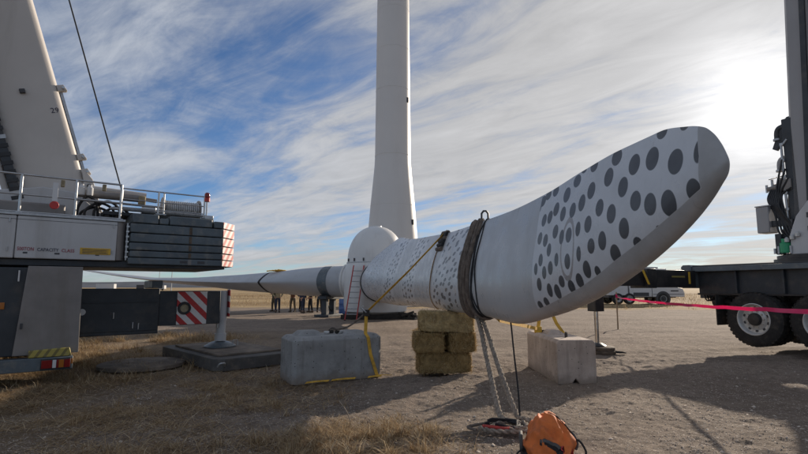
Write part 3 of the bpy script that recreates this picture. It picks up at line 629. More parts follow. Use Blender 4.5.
# ladder leaning on the hub
ld = thing('extension_ladder', 'red railed fiberglass ladder leaning against the white hub', 'ladder', (-2.62, 24.6, 0))
b0, t0 = Vector((0,0,0.02)), Vector((0.30, 0.82, 2.72)); sdv = Vector((0.29, 0.0, 0))
for s in (-1, 1):
    p0, p1 = b0+sdv*s, t0+sdv*s*0.9; u = (p1-p0).normalized()
    mb = MB(); rings = []
    for q in (p0, p1): rings.append([q+Vector((ax_, 0, 0))+u.cross(Vector((1,0,0)))*ay_ for ax_, ay_ in ((-.025,-.045),(.025,-.045),(.025,.045),(-.025,.045))])
    r_ = build('side_rail', mb.rings(rings), M['fiberglass_red'], ld)
    build('ladder_foot', MB().box(p0.x-0.04, p0.x+0.04, -0.08, 0.08, -0.02, 0.02), M['rubber'], r_)
for k in range(1, 10):
    f = k/10; p = b0.lerp(t0, f); build('rung', MB().cyl(p-sdv*(1-0.1*f)*0.93, p+sdv*(1-0.1*f)*0.93, 0.022, 10), M['galv'], ld)

# ------------------------------------------------------------------ wheels shared by the three vehicles
def wheel_meshes(r, w_):
    prof = [(r*0.56,-w_*0.42),(r*0.60,-w_*0.5),(r*0.86,-w_*0.5),(r*0.955,-w_*0.44),(r,-w_*0.36),(r,w_*0.36),(r*0.955,w_*0.44),(r*0.86,w_*0.5),(r*0.60,w_*0.5),(r*0.56,w_*0.42)]
    ty = MB().lathe(prof, n=48, axis='y', cap=False)
    for k in range(40):      # tread lugs
        a = 2*math.pi*k/40; Mx = Matrix.Rotation(a, 4, 'Y')
        for s in (-1, 1): ty.box(-0.028*r/0.68, 0.028*r/0.68, s*w_*0.10 if s>0 else -w_*0.44, w_*0.44 if s>0 else -w_*0.10, r-0.015, r+0.009, Mx @ Matrix.Rotation(0.0, 4, 'Z'))
    rim = MB().lathe([(r*0.575,-w_*0.47),(r*0.595,-w_*0.50),(r*0.57,-w_*0.52),(r*0.53,-w_*0.44),(r*0.50,-w_*0.16),(r*0.40,-w_*0.14),(r*0.36,-w_*0.24),(r*0.20,-w_*0.26),(r*0.17,-w_*0.36),(0.001,-w_*0.37)], n=40, axis='y', cap=False)
    hubc = MB().lathe([(r*0.24,-w_*0.24),(r*0.24,-w_*0.38),(r*0.20,-w_*0.52),(r*0.09,-w_*0.55),(0.001,-w_*0.55)], n=24, axis='y', cap=False)
    nuts = MB(); holes = MB()
    for k in range(10):
        a = 2*math.pi*k/10; c, s = math.cos(a)*r*0.305, math.sin(a)*r*0.305
        nuts.cyl((c, -w_*0.23, s), (c, -w_*0.33, s), r*0.028, 6)
        a += math.pi/10; c, s = math.cos(a)*r*0.43, math.sin(a)*r*0.43
        holes.cyl((c, -w_*0.10, s), (c, -w_*0.155, s), r*0.055, 10)
    return ty, rim, hubc, nuts, holes
def make_wheel(parent, r, w_, loc, rim_mat='rim_paint'):
    ty, rim, hubc, nuts, holes = wheel_meshes(r, w_)
    o = build('wheel', rim, M[rim_mat], parent, angle=50); o.location = loc
    build('tyre', ty, M['rubber'], o); build('wheel_hub', hubc, M['black_paint'], o)
    build('wheel_nuts', nuts, M['steel'], o, kind='stuff'); build('vent_holes', holes, M['far_dark'], o, kind='stuff')
    return o
def copy_wheel(src, loc, parent, flip=False):
    c = copy_part(src, loc, parent)
    if flip: c.rotation_euler = (0, 0, math.pi)
    for ch in src.children: copy_part(ch, None, c)
    return c

# ------------------------------------------------------------------ LEFT CRANE
lc = thing('mobile_crane', 'large pale mobile crane at left with slate counterweights and a leaning boom', 'crane', (-5.2, 9.1, 0), math.atan2(0.6, 0.8))
# superstructure
build('side_panel', MB().box(-1.562, -0.10, 0, 0.06, 2.085, 2.80), M['crane_white'], lc, 0.015)
build('side_panel', MB().box(-5.2, -1.574, 0, 0.06, 2.085, 2.80), M['crane_white'], lc, 0.015)
build('superstructure_body', MB().box(-5.15, -0.04, 0.063, 2.5, 2.12, 2.79), M['crane_white'], lc)
build('corner_column', MB().prism([(-0.098,0.0),(-0.03,0.03),(0.04,0.12),(0.05,0.4),(-0.098,0.4)], 2.09, 2.86, 'xy'), M['alu_plate'], lc, 0.01)
build('corner_strip', MB().box(0.055, 0.085, 0.06, 0.30, 2.10, 2.80), M['galv'], lc, 0.004)
for k in range(7): build('corner_step', MB().box(0.05, 0.10, 0.05, 0.058, 2.15+k*0.095, 2.18+k*0.095), M['steel'], lc)
build('underframe', MB().box(-5.1, 1.9, 0.10, 2.4, 1.97, 2.082), M['dark_chassis'], lc, 0.01)
build('slew_ring', MB().lathe([(0.95,1.85),(1.0,1.86),(1.0,1.968),(0.95,1.969)], (-2.0, 1.3, 0), 48), M['black_paint'], lc)
build('deck_edge', MB().box(-5.2, 0.02, -0.015, 2.5, 2.805, 2.85), M['galv'], lc, 0.006)
for x0, x1, z0 in ((-1.452,-1.39,2.165),(-1.02,-0.945,2.165),(-0.42,-0.36,2.165)): build('lifting_slot', MB().box(x0, x1, -0.004, 0.02, z0, z0+0.028), M['far_dark'], lc, 0.003)
nm = build('notice_plate', MB().box(-0.655, -0.185, -0.008, -0.001, 2.185, 2.30), M['yellow_paint'], lc, 0.003)
mbl = MB()
for k in range(5): mbl.box(-0.62, -0.22-0.03*(k%2), -0.0105, -0.0083, 2.20+k*0.018, 2.207+k*0.018)
build('notice_lines', mbl, M['text_dark'], nm, kind='stuff')
text_part('lettering', '500TON', 0.086, M['text_red'], lc, (-1.535, -0.0045, 2.215), (R_(90), 0, 0), 'red lettering', 0.72)
text_part('lettering', 'CAPACITY', 0.080, M['text_dark'], lc, (-1.265, -0.0045, 2.213), (R_(90), 0, 0), 'dark lettering', 0.80)
text_part('lettering', 'CLASS', 0.080, M['text_red'], lc, (-0.925, -0.0045, 2.211), (R_(90), 0, 0), 'red lettering', 0.86)
for x0 in (-0.16, -1.66, -2.9):
    for z_ in (2.20, 2.68): build('panel_hinge', MB().cyl((x0,-0.008,z_),(x0,-0.008,z_+0.07), 0.010, 8), M['galv'], lc)
for x0 in (-2.2,): build('panel_handle', MB().tube([(x0,0.0,2.42),(x0,-0.03,2.42),(x0+0.10,-0.03,2.42),(x0+0.10,0.0,2.42)], 0.007, 8), M['far_dark'], lc)
build('panel_seam', MB().box(-5.2, -0.10, -0.0035, 0.0, 2.735, 2.741), M['far_dark'], lc)
# railing
def railing(xs, y, z0, h, parent, mids=(0.45,), r=0.018):
    for x in xs: 
        p_ = build('rail_post', MB().cyl((x, y, z0), (x, y, z0+h), r*1.25, 10), M['steel'], parent)
        build('post_foot', MB().box(x-0.045, x+0.045, y-0.04, y+0.04, z0, z0+0.02), M['galv'], p_)
    build('handrail', MB().cyl((xs[0], y, z0+h), (xs[-1], y, z0+h), r, 10), M['steel'], parent)
    for m_ in mids: build('midrail', MB().cyl((xs[0], y, z0+h*m_), (xs[-1], y, z0+h*m_), r*0.8, 8), M['steel'], parent)
railing((-4.2, -3.3, -2.4, -1.555, -0.775, -0.07), 0.07, 2.85, 0.66, lc, (0.48, 0.03))
railing((-0.02, 0.62, 0.72, 1.50), 0.35, 3.04, 0.46, lc, (0.55, 0.2), 0.014)
# grey boom-foot frame and machinery on the deck
build('boom_foot_frame', MB().prism([(-2.6,2.86),(-0.25,2.86),(-0.3,3.05),(-0.75,3.42),(-1.25,3.46),(-2.6,3.2)], 0.85, 1.05), M['crane_white'], lc, 0.02)
build('boom_foot_frame', MB().prism([(-2.6,2.86),(-0.25,2.86),(-0.3,3.05),(-0.75,3.42),(-1.25,3.46),(-2.6,3.2)], 2.05, 2.25), M['crane_white'], lc, 0.02)
build('machine_cover', MB().box(-2.4, -0.9, 0.45, 0.8, 2.86, 3.10), M['alu_plate'], lc, 0.03)
build('winch_bed', MB().box(-0.3, 1.75, 0.5, 1.9, 2.99, 3.06), M['dark_chassis'], lc, 0.01)
build('hydraulic_cylinder', MB().tube([(-0.75,0.55,3.36),(0.30,0.55,3.36),(0.31,0.55,3.36),(0.62,0.55,3.34)], [0.075,0.075,0.04,0.04], 16), M['alu_plate'], lc)
build('hydraulic_cylinder', MB().tube([(-0.55,0.75,3.50),(0.45,0.75,3.46)], 0.06, 14), M['boom_grey'], lc)
build('hydraulic_pipe', MB().cyl((-0.8,0.42,3.22),(0.75,0.42,3.20), 0.022, 8), M['steel'], lc)
build('hydraulic_pipe', MB().cyl((-0.2,0.40,3.10),(1.55,0.40,3.09), 0.03, 8), M['steel'], lc)
wd = build('winch_drum', MB().lathe([(0.17,0.05),(0.17,0.75)], (0,0,0), 28, 'x'), M['rope_black'], lc); wd.location = (0.78, 0.95, 3.26)
for s in (0.03, 0.75): build('drum_flange', MB().lathe([(0.04,s-0.015),(0.24,s-0.015),(0.24,s+0.015),(0.04,s+0.015)], (0,0,0), 28, 'x'), M['alu_plate'], wd)
for k in range(16): build('rope_wrap', MB().lathe([(0.17,0.06+k*0.043),(0.188,0.08+k*0.043),(0.17,0.10+k*0.043)], (0,0,0), 24, 'x', cap=False), M['galv'], wd)
build('valve_block', MB().box(0.35, 0.60, 0.42, 0.62, 3.06, 3.20), M['steel'], lc, 0.02)
build('valve_block', MB().box(0.28, 0.40, 0.40, 0.55, 3.22, 3.40), M['tan_cloth'], lc, 0.02)
for i, (x0, x1, h_) in enumerate(((-0.72,-0.42,0.34),(-0.60,-0.15,0.26),(-0.45,-0.05,0.30),(-0.30,0.12,0.22),(-0.66,-0.2,0.20))):
    pts = bez([(x0,0.5+0.03*i,2.87),(x0+0.02,0.48+0.03*i,2.87+h_*0.7),((x0+x1)/2,0.47+0.03*i,2.87+h_*1.25),(x1,0.5+0.03*i,2.87+h_*0.9),(x1+0.05,0.6,2.9)], 6)
    build('hydraulic_hose', MB().tube(pts, 0.024, 8), M['hose'], lc)
for x in (-0.68, -0.55): build('fluid_bottle', MB().lathe([(0.05,3.30),(0.055,3.32),(0.055,3.44),(0.03,3.47),(0.03,3.50)], (x, 0.35, 0), 14), M['lens_white'], lc)
for x in (-0.98, -0.35): build('marker_lamp', MB().box(x-0.03, x+0.03, 0.03, 0.10, 3.36, 3.48), M['tan_cloth'], lc, 0.008)
ex = build('life_ring', MB().lathe([(0.035,-0.012),(0.062,-0.012),(0.070,0.0),(0.062,0.012),(0.035,0.012)], (0,0,0), 20, 'y'), M['red_paint'], lc); ex.location = (-1.08, 0.03, 3.02)
build('notice_strip', MB().box(-1.12, -1.04, 0.03, 0.04, 3.09, 3.42), M['lens_white'], lc, 0.003)
bl = build('beacon', MB().lathe([(0.05,3.48),(0.055,3.50),(0.055,3.56),(0.035,3.59),(0.0,3.60)], (1.55,0.35,0), 16, cap=False), M['lens_red'], lc)
build('beacon_base', MB().lathe([(0.06,3.40),(0.06,3.478)], (1.55,0.35,0), 14), M['red_paint'], bl); build('beacon_stem', MB().cyl((1.55,0.35,3.05),(1.55,0.35,3.40), 0.015, 8), M['steel'], bl)
build('deck_bracket', MB().box(1.50, 1.68, 0.28, 0.42, 3.02, 3.10), M['galv'], lc, 0.01)
# counterweight slabs
def slab(name, z0, z1, x0, x1, chev=True, y1=2.3):
    if chev: poly = [(x0,0),(1.80,0),(2.14,0.34),(2.14,y1),(x0,y1)]
    else: poly = [(x0,0),(x1,0),(x1,y1),(x0,y1)]
    s = build(name, MB().prism(poly, z0, z1, 'xy'), M['slate_paint'], lc, 0.018)
    if chev:
        a, b_ = Vector((1.81,0.01,0)), Vector((2.135,0.335,0)); n = Vector((0.7071,-0.7071,0))
        p = MB(); p.rings([[a+n*0.012+Vector((0,0,z0+0.006)), b_+n*0.012+Vector((0,0,z0+0.006)), b_+n*0.012+Vector((0,0,z1-0.006)), a+n*0.012+Vector((0,0,z1-0.006))],
                           [a+n*0.002+Vector((0,0,z0+0.006)), b_+n*0.002+Vector((0,0,z0+0.006)), b_+n*0.002+Vector((0,0,z1-0.006)), a+n*0.002+Vector((0,0,z1-0.006))]])
        build('chevron_plate', p, M['chevron_slab'], s)
    return s
s0 = slab('counterweight_slab', 2.03, 2.155, 0.10, 0); s1 = slab('counterweight_slab', 2.165, 2.285, 0.12, 0)
s2 = slab('counterweight_slab', 2.297, 2.435, 0.11, 0); s3 = slab('counterweight_slab', 2.447, 2.615, 0.12, 0); s4 = slab('counterweight_slab', 2.627, 2.80, 0.11, 0)
slab('counterweight_block', 2.812, 2.99, 0.13, 0.585, False); slab('counterweight_block', 2.812, 2.93, 0.60, 0.765, False)
slab('counterweight_block', 2.812, 2.985, 0.78, 1.59, False); slab('counterweight_block', 2.812, 2.95, 1.62, 0)
for sl__, za, zb in ((s1,2.175,2.275),(s2,2.31,2.425),(s3,2.46,2.605),(s4,2.64,2.79)): build('wear_strip', MB().box(1.15, 1.205, -0.003, 0.02, za, zb), M['pad_brown'], sl__, 0.002)
for x0 in (1.00, 1.33): build('lifting_pocket', MB().box(x0, x0+0.14, -0.003, 0.06, 2.07, 2.12), M['far_dark'], s0, 0.004)
build('wear_strip', MB().box(1.15, 1.215, -0.004, 0.03, 2.04, 2.15), M['alu_plate'], s0, 0.002)
# boom
LEAN = R_(17.5); bc = Vector((-0.93, 1.45, 2.75)); u = Vector((-math.sin(LEAN), 0, math.cos(LEAN))); wv = Vector((math.cos(LEAN), 0, math.sin(LEAN))); yv = Vector((0, 1, 0))
def bp(a, y_, l): return bc + wv*a + yv*y_ + u*l
hw, hy, ch = 0.60, 0.52, 0.15
sec = [(-hw+ch,-hy),(hw-ch,-hy),(hw-ch*.45,-hy+ch*.13),(hw-ch*.13,-hy+ch*.45),(hw,-hy+ch),(hw,hy-ch),(hw-ch,hy),(-hw+ch,hy),(-hw,hy-ch),(-hw,-hy+ch)]
boom = build('boom', MB().rings([[bp(a, y_, l) for a, y_ in sec] for l in (0.25, 9, 33)]), M['boom_grey'], lc, angle=50, label='pale telescopic boom leaning to the left')
build('boom_foot', MB().rings([[bp(a, y_, 0) for a, y_ in ((0.30,-hy-0.03),(0.72,-hy-0.03),(0.72,-hy+0.10),(0.30,-hy+0.10))], [bp(a, y_, 0.78) for a, y_ in ((0.56,-hy-0.03),(0.72,-hy-0.03),(0.72,-hy+0.10),(0.56,-hy+0.10))], [bp(a, y_, 0.98) for a, y_ in ((0.58,-hy-0.03),(0.64,-hy-0.03),(0.64,-hy+0.10),(0.58,-hy+0.10))]]), M['boom_grey'], boom, 0.01)
build('foot_pin', MB().cyl(bp(0.63,-hy-0.06,0.66), bp(0.63,-hy+0.12,0.66), 0.045, 12), M['far_dark'], boom)
build('slide_rail', MB().rings([[bp(a, y_, l) for a, y_ in ((hw+0.002,-0.42),(hw+0.05,-0.42),(hw+0.05,-0.34),(hw+0.002,-0.34))] for l in (0.9, 2.7)]), M['galv'], boom)
for l in (0.95, 1.25, 2.62, 4.6):
    lg = build('boom_lug', MB().rings([[bp(a, y_, l-0.05) for a, y_ in ((hw-0.03,-0.50),(hw+0.13,-0.50),(hw+0.13,-0.36),(hw-0.03,-0.36))], [bp(a, y_, l+0.07) for a, y_ in ((hw-0.03,-0.50),(hw+0.09,-0.50),(hw+0.09,-0.36),(hw-0.03,-0.36))]]), M['boom_grey'], boom, 0.01)
    build('lug_pin', MB().cyl(bp(hw+0.07,-0.56,l), bp(hw+0.07,-0.30,l), 0.025, 10), M['steel'], lg)
tr_ = build('hose_track', MB().rings([[bp(a, y_, l) for a, y_ in ((-hw+0.02,-hy-0.07),(-hw+0.16,-hy-0.07),(-hw+0.16,-hy-0.002),(-hw+0.02,-hy-0.002))] for l in (0.15, 9)]), M['dark_chassis'], boom)
for k in range(26): 
    l = 0.3+k*0.16; build('track_link', MB().rings([[bp(a, y_, l+q) for a, y_ in ((-hw+0.0,-hy-0.085),(-hw+0.18,-hy-0.085),(-hw+0.18,-hy-0.072),(-hw+0.0,-hy-0.072))] for q in (0, 0.07)]), M['galv'] if k % 9 == 0 else M['black_paint'], tr_)
build('cable_tray', MB().rings([[bp(a, y_, l) for a, y_ in ((-hw-0.10,-hy+0.06),(-hw-0.004,-hy+0.06),(-hw-0.004,-hy+0.3),(-hw-0.10,-hy+0.3))] for l in (0.15, 9)]), M['boom_grey'], boom, 0.01)
text_part('boom_number', '29', 0.14, M['text_dark'], boom, bp(0.36, -hy-0.004, 2.15), (R_(90), -LEAN, 0))
bk = build('camera_bracket', MB().rings([[bp(a, y_, 2.55) for a, y_ in ((-0.03,-hy-0.06),(0.06,-hy-0.06),(0.06,-hy),(-0.03,-hy))], [bp(a, y_, 2.63) for a, y_ in ((-0.03,-hy-0.06),(0.06,-hy-0.06),(0.06,-hy),(-0.03,-hy))]]), M['far_dark'], boom, 0.01)
# pendant rope running up beside the boom
build('pendant_rope', MB().tube([(0.02,0.62,3.42),(-4.55,-0.55,17.6)], 0.013, 8), M['rope_black'], lc)
# carrier
build('carrier_frame', MB().box(-3.6, -0.72, 0.10, 10.0, 0.62, 1.85), M['dark_chassis'], lc, 0.02)
build('rear_panel', MB().box(-3.6, -1.20, -0.06, 0.097, 0.49, 1.93), M['dark_chassis'], lc, 0.015)
build('rear_plate', MB().prism([(-1.467,0.50),(-0.570,0.50),(-0.595,1.955),(-1.36,1.955)], -0.125, -0.07), M['alu_plate'], lc, 0.008)
build('panel_latch', MB().box(-1.40,-1.365,-0.145,-0.128,0.93,1.02), M['far_dark'], lc, 0.004)
build('marker_rod', MB().cyl((-1.47,-0.10,1.70),(-1.47,-0.10,1.88), 0.012, 8), M['lens_white'], lc)
build('side_lamp', MB().box(-1.68,-1.62,-0.085,-0.063,1.25,1.36), M['lens_amber'], lc, 0.006)
bu = build('rear_bumper', MB().box(-3.6, -0.645, -0.22, 0.02, 0.245, 0.455), M['slate_paint'], lc, 0.012)
tl = build('tail_light', MB().box(-1.085, -0.675, -0.245, -0.223, 0.265, 0.435), M['black_paint'], bu and lc, 0.006)
for x0, x1, m_ in ((-1.075,-0.93,'lens_red'),(-0.925,-0.875,'lens_white'),(-0.87,-0.845,'lens_red'),(-0.84,-0.77,'lens_amber'),(-0.765,-0.685,'lens_red')):
    build('lens', MB().box(x0, x1, -0.258, -0.2455, 0.285, 0.415), M[m_], tl, 0.004)
build('reflector', MB().box(-0.672, -0.648, -0.232, -0.223, 0.33, 0.42), M['lens_amber'], lc, 0.003)
build('hazard_block', MB().rings([[(-1.255,-0.20,0.46),(-0.665,-0.20,0.46),(-0.665,-0.075,0.46),(-1.255,-0.075,0.46)],[(-1.255,-0.20,0.575),(-0.70,-0.20,0.60),(-0.70,-0.09,0.60),(-1.255,-0.09,0.575)]]), M['hazard_block'], lc, 0.012)
# outrigger beam
build('outrigger_box', MB().box(-3.4, 0.82, 0.75, 1.55, 0.68, 1.58), M['dark_chassis'], lc, 0.012)
ob = build('outrigger_beam', MB().box(0.822, 2.06, 0.80, 1.48, 0.82, 1.53), M['dark_chassis'], lc, 0.012)
for z_ in (0.75, 1.30): build('beam_rib', MB().box(-0.5, 0.78, 0.735, 0.747, z_, z_+0.03), M['dark_chassis'], lc, 0.004)
build('beam_collar', MB().box(0.66, 0.86, 0.70, 1.60, 1.585, 1.74), M['slate_paint'], lc, 0.015)
build('beam_disc', MB().lathe([(0.06,-0.012),(0.06,0.0)], (-0.50,0.748,1.14), 20, 'y'), M['lens_white'], lc)
build('beam_disc', MB().lathe([(0.035,-0.012),(0.035,0.0)], (-0.02,0.748,1.10), 16, 'y'), M['far_dark'], lc)
for x_, z_ in ((0.02,1.0),(0.36,0.80),(0.46,0.78)): build('grease_pipe', MB().cyl((x_,0.73,z_),(x_,0.73,z_+0.12), 0.012, 8), M['galv'], lc)
cb = build('chevron_board', MB().box(1.165, 1.765, 0.775, 0.797, 0.83, 1.51), M['chevron'], lc, 0.004)
build('board_ring', MB().lathe([(0.085,-0.03),(0.125,-0.03),(0.135,-0.005),(0.085,-0.005)], (1.31,0.779,1.17), 28, 'y', cap=False), M['black_paint'], cb)
build('board_hole', MB().lathe([(0.085,-0.004),(0.001,-0.004)], (1.31,0.776,1.17), 28, 'y', cap=False), M['tan_cloth'], cb)
jk = build('outrigger_jack', MB().tube([(2.19,1.14,0.42),(2.19,1.14,0.58),(2.19,1.14,0.581),(2.19,1.14,0.86),(2.19,1.14,0.861),(2.19,1.14,1.53)], [0.125,0.125,0.105,0.105,0.12,0.12], 24), M['crane_white'], lc)
build('jack_foot', MB().lathe([(0.34,0.285),(0.34,0.31),(0.24,0.37),(0.17,0.40),(0.05,0.405)], (2.19,1.14,0), 36), M['slate_paint'], jk)
build('jack_tube', MB().cyl((2.08,1.02,0.72),(2.08,1.02,1.45), 0.022, 8), M['galv'], jk)
build('foot_handle', MB().tube([(2.44,1.02,0.30),(2.44,1.02,0.42),(2.56,1.06,0.42),(2.56,1.06,0.30)], 0.010, 8), M['galv'], jk)
build('chevron_strip', MB().box(2.31, 2.335, 1.0, 1.16, 0.95, 1.56), M['chevron_post'], jk, 0.003)
wl = make_wheel(lc, 0.66, 0.40, (-0.95, 3.2, 0.70)); wl.rotation_euler = (0, 0, R_(90))
for y_ in (4.9, 6.6): copy_wheel(wl, (-0.95, y_, 0.70), lc).rotation_euler = (0, 0, R_(90))
# crane mats
mt = thing('crane_mat', 'thick dark square crane mat with brown top plate under the left outrigger foot', 'crane mat', (-4.005, 11.375, 0), math.atan2(0.70, 0.71)-R_(1))
hx_, hy_ = 0.90, 1.58
def trimmed(hx, hy, c): return [(-hx+c,-hy),(hx-c,-hy),(hx,-hy+c),(hx,hy-c),(hx-c,hy),(-hx+c,hy),(-hx,hy-c),(-hx,-hy+c)]
build('base_mat', MB().prism(trimmed(hx_, hy_, 0.16), 0.0, 0.235, 'xy'), M['mat_dark'], mt, 0.015)
build('top_plate', MB().prism(trimmed(0.70, 1.22, 0.03), 0.238, 0.278, 'xy'), M['wood_mat'], mt, 0.006)
for s in (-1, 1): build('lifting_eye', MB().tube(bez([(-0.80+s*0.07,-1.592,0.10),(-0.80+s*0.05,-1.63,0.16),(-0.80,-1.64,0.17)], 4), 0.016, 8), M['galv'], mt)
rp = tag(build('round_pad', MB().lathe([(0.78,0.0),(0.80,0.015),(0.80,0.075),(0.77,0.09),(0.0,0.095)], (-5.35,10.35,0), 44, cap=False), M['wood_mat']), 'round flat brown pad lying on dry grass beside the dark crane mat', 'outrigger pad')

# ------------------------------------------------------------------ RIGHT TRUCK CRANE
rc = thing('truck_crane', 'dark flat decked truck crane at right with upright grey boom and twin wheels', 'truck crane', (8.6, 12.35, 0), math.atan2(-0.907, 0.42))
build('deck_plate', MB().box(-1.5, 9.2, 0.02, 2.55, 2.165, 2.20), M['dark_chassis'], rc, 0.006)
build('deck_rail', MB().box(-1.5, 9.2, 0.0, 0.12, 2.03, 2.163), M['slate_paint'], rc, 0.01)
build('side_web', MB().box(-1.48, 9.2, 0.22, 0.30, 1.42, 2.16), M['dark_chassis'], rc, 0.008)
build('web_flange', MB().box(-1.48, 9.2, 0.14, 0.30, 1.40, 1.45), M['black_paint'], rc, 0.006)
for k in range(9): build('side_bracket', MB().box(-0.45+k*1.1, -0.40+k*1.1, 0.125, 0.218, 1.46, 2.03), M['dark_chassis'], rc, 0.004)
build('chassis_rail', MB().box(-1.4, 9.2, 0.75, 1.8, 0.86, 1.40), M['black_paint'], rc, 0.01)
build('axle_housing', MB().cyl((0,0.4,0.80),(0,2.2,0.80), 0.14, 16), M['black_paint'], rc); build('axle_housing', MB().cyl((1.45,0.4,0.80),(1.45,2.2,0.80), 0.14, 16), M['black_paint'], rc)
build('tail_bracket', MB().prism([(-1.80,1.58),(-1.50,1.58),(-1.50,2.17),(-1.56,2.22),(-1.74,2.22),(-1.80,2.17)], -0.04, 0.6), M['slate_paint'], rc, 0.012)
build('tail_frame', MB().box(-1.74, -1.5, 0.62, 2.5, 1.3, 2.15), M['dark_chassis'], rc, 0.01)
for y_ in (0.35, 0.45, 0.55): build('air_hose', MB().tube(bez([(-1.45,y_,1.50),(-1.35,y_-0.03,1.25),(-1.2,y_,1.32),(-1.05,y_+0.03,1.52)], 6), 0.018, 8), M['hose'], rc)
build('air_tank', MB().cyl((-1.25,0.5,1.22),(-0.75,0.5,1.22), 0.13, 18), M['black_paint'], rc)
build('mud_flap', MB().box(-0.93, -0.90, 0.02, 0.62, 0.62, 1.42), M['rubber'], rc, 0.006)
w0 = make_wheel(rc, 0.66, 0.33, (0, 0.17, 0.82))
copy_wheel(w0, (0, 0.55, 0.82), rc); copy_wheel(w0, (1.45, 0.17, 0.82), rc); copy_wheel(w0, (1.45, 0.55, 0.82), rc)
for x_ in (0, 1.45, 7.6):
    copy_wheel(w0, (x_, 2.38, 0.82), rc, True)
    if x_ < 5: copy_wheel(w0, (x_, 2.0, 0.82), rc, True)
copy_wheel(w0, (7.6, 0.17, 0.82), rc)
# cab and crane body (beyond the right edge of the view)
cabm = MB().prism([(9.22,0.9),(11.1,0.9),(11.1,1.9),(10.75,3.1),(9.22,3.1)], 0.05, 2.5); cab = build('cab', cabm, M['crane_white'], rc, 0.04)
build('window', MB().box(9.5, 10.4, 0.035, 0.048, 2.0, 2.85), M['glass_dark'], cab)
build('crane_house', MB().box(2.6, 6.4, 0.25, 2.5, 2.45, 4.1), M['crane_white'], rc, 0.04)
build('counterweight_block', MB().box(6.42, 7.3, 0.2, 2.55, 2.5, 3.9), M['slate_paint'], rc, 0.03)
# outrigger beam reaching left
build('outrigger_beam', MB().box(-1.85, -1.37, -1.62, -0.05, 1.60, 2.06), M['black_paint'], rc, 0.012)
build('outrigger_beam', MB().box(-1.80, -1.42, -3.35, -1.625, 1.64, 2.02), M['black_paint'], rc, 0.012)
build('beam_collar', MB().box(-1.88, -1.34, -1.98, -1.63, 1.585, 2.085), M['black_paint'], rc, 0.01)
build('warning_stripe', MB().rings([[(-1.33,-2.10,2.05),(-1.33,-2.18,2.05),(-1.325,-2.18,2.05),(-1.325,-2.10,2.05)],[(-1.33,-1.90,1.68),(-1.33,-1.98,1.68),(-1.325,-1.98,1.68),(-1.325,-1.90,1.68)]]), M['yellow_paint'], rc)
build('warning_stripe', MB().box(-1.366, -1.362, -0.36, -0.28, 1.70, 2.02), M['yellow_paint'], rc)
build('beam_lettering_strip', MB().box(-1.367, -1.363, -1.02, -0.50, 1.87, 1.915), M['hazard_block'], rc)
oj = build('jack_housing', MB().box(-1.75, -1.47, -3.66, -3.38, 1.02, 2.06), M['black_paint'], rc, 0.015)
build('jack_rod', MB().cyl((-1.61,-3.52,0.20),(-1.61,-3.52,1.02), 0.052, 20), M['chrome'], oj)
build('jack_foot', MB().lathe([(0.20,0.185),(0.20,0.20),(0.10,0.26),(0.05,0.265)], (-1.61,-3.52,0), 28), M['black_paint'], oj)
for y_ in (0.3, 1.2, 2.2): build('deck_light', MB().box(-1.83, -1.805, y_, y_+0.16, 1.72, 1.84), M['lens_red'], rc, 0.004)
op = thing('outrigger_pad', 'two stacked round brown pads under the right outrigger jack', 'outrigger pad', (4.73, 12.33, 0))
# jack foot stands at the local point (-1.61, -3.52)
jw = Vector((8.6+0.42*-1.61+0.907*-3.52, 12.35-0.907*-1.61+0.42*-3.52, 0)); op.location = jw
build('pad_disc', MB().lathe([(0.40,0.0),(0.41,0.015),(0.41,0.085),(0.39,0.095),(0,0.095)], n=36, cap=False), M['pad_brown'], op)
build('pad_disc', MB().lathe([(0.35,0.098),(0.36,0.11),(0.36,0.165),(0.34,0.178),(0,0.18)], (0.03,-0.02,0), 36, cap=False), M['pad_brown'], op)
for k in range(5): build('pad_rope', MB().tube(bez([(0.36,-0.06*k,0.05),(0.50,-0.1-0.05*k,0.03+0.01*k),(0.62,0.05-0.04*k,0.03),(0.42,0.12,0.04)], 5), 0.013, 6), M['rope_black'], op)
# upright boom
LR = R_(2.8); rb0 = Vector((0.99, 1.42, 3.0)); ru_ = Vector((math.sin(LR), 0, math.cos(LR))); rw_ = Vector((math.cos(LR), 0, -math.sin(LR)))
def rp_(a, y_, l): return rb0 + rw_*a + Vector((0, y_, 0)) + ru_*l
sec = [(-0.5,-0.30),(-0.40,-0.42),(0.40,-0.42),(0.5,-0.30),(0.5,0.30),(0.40,0.42),(-0.40,0.42),(-0.5,0.30)]
rbm = build('boom', MB().rings([[rp_(a, y_, l) for a, y_ in sec] for l in (0.0, 10, 26)]), M['right_boom'], rc, angle=30, label='upright grey boom of the right truck crane')
build('boom_rib', MB().rings([[rp_(a, y_, l) for a, y_ in ((-0.10,-0.47),(0.02,-0.47),(0.02,-0.422),(-0.10,-0.422))] for l in (0.3, 22)]), M['dark_chassis'], rbm)
build('boom_cable', MB().tube([rp_(0.12,-0.46,0.2), rp_(0.12,-0.46,22)], 0.02, 8), M['hose'], rbm)
build('slew_ring', MB().lathe([(0.95,2.205),(1.0,2.21),(1.0,2.30),(0.93,2.31),(0.93,2.39),(0.85,2.40)], (0.95,1.42,0), 48), M['black_paint'], rc)
tb = build('turret', MB().prism([(0.55,2.41),(1.9,2.41),(1.9,3.7),(1.0,3.7),(0.72,3.35),(0.55,2.9)], 0.82, 0.94), M['crane_white'], rc, 0.02)
for z_ in (2.62, 2.95, 3.28): build('turret_slot', MB().box(0.95, 1.25, 0.806, 0.825, z_, z_+0.13), M['far_dark'], tb, 0.01)
build('turret', MB().prism([(0.55,2.41),(1.9,2.41),(1.9,3.7),(1.0,3.7),(0.72,3.35),(0.55,2.9)], 1.9, 2.02), M['crane_white'], rc, 0.02)
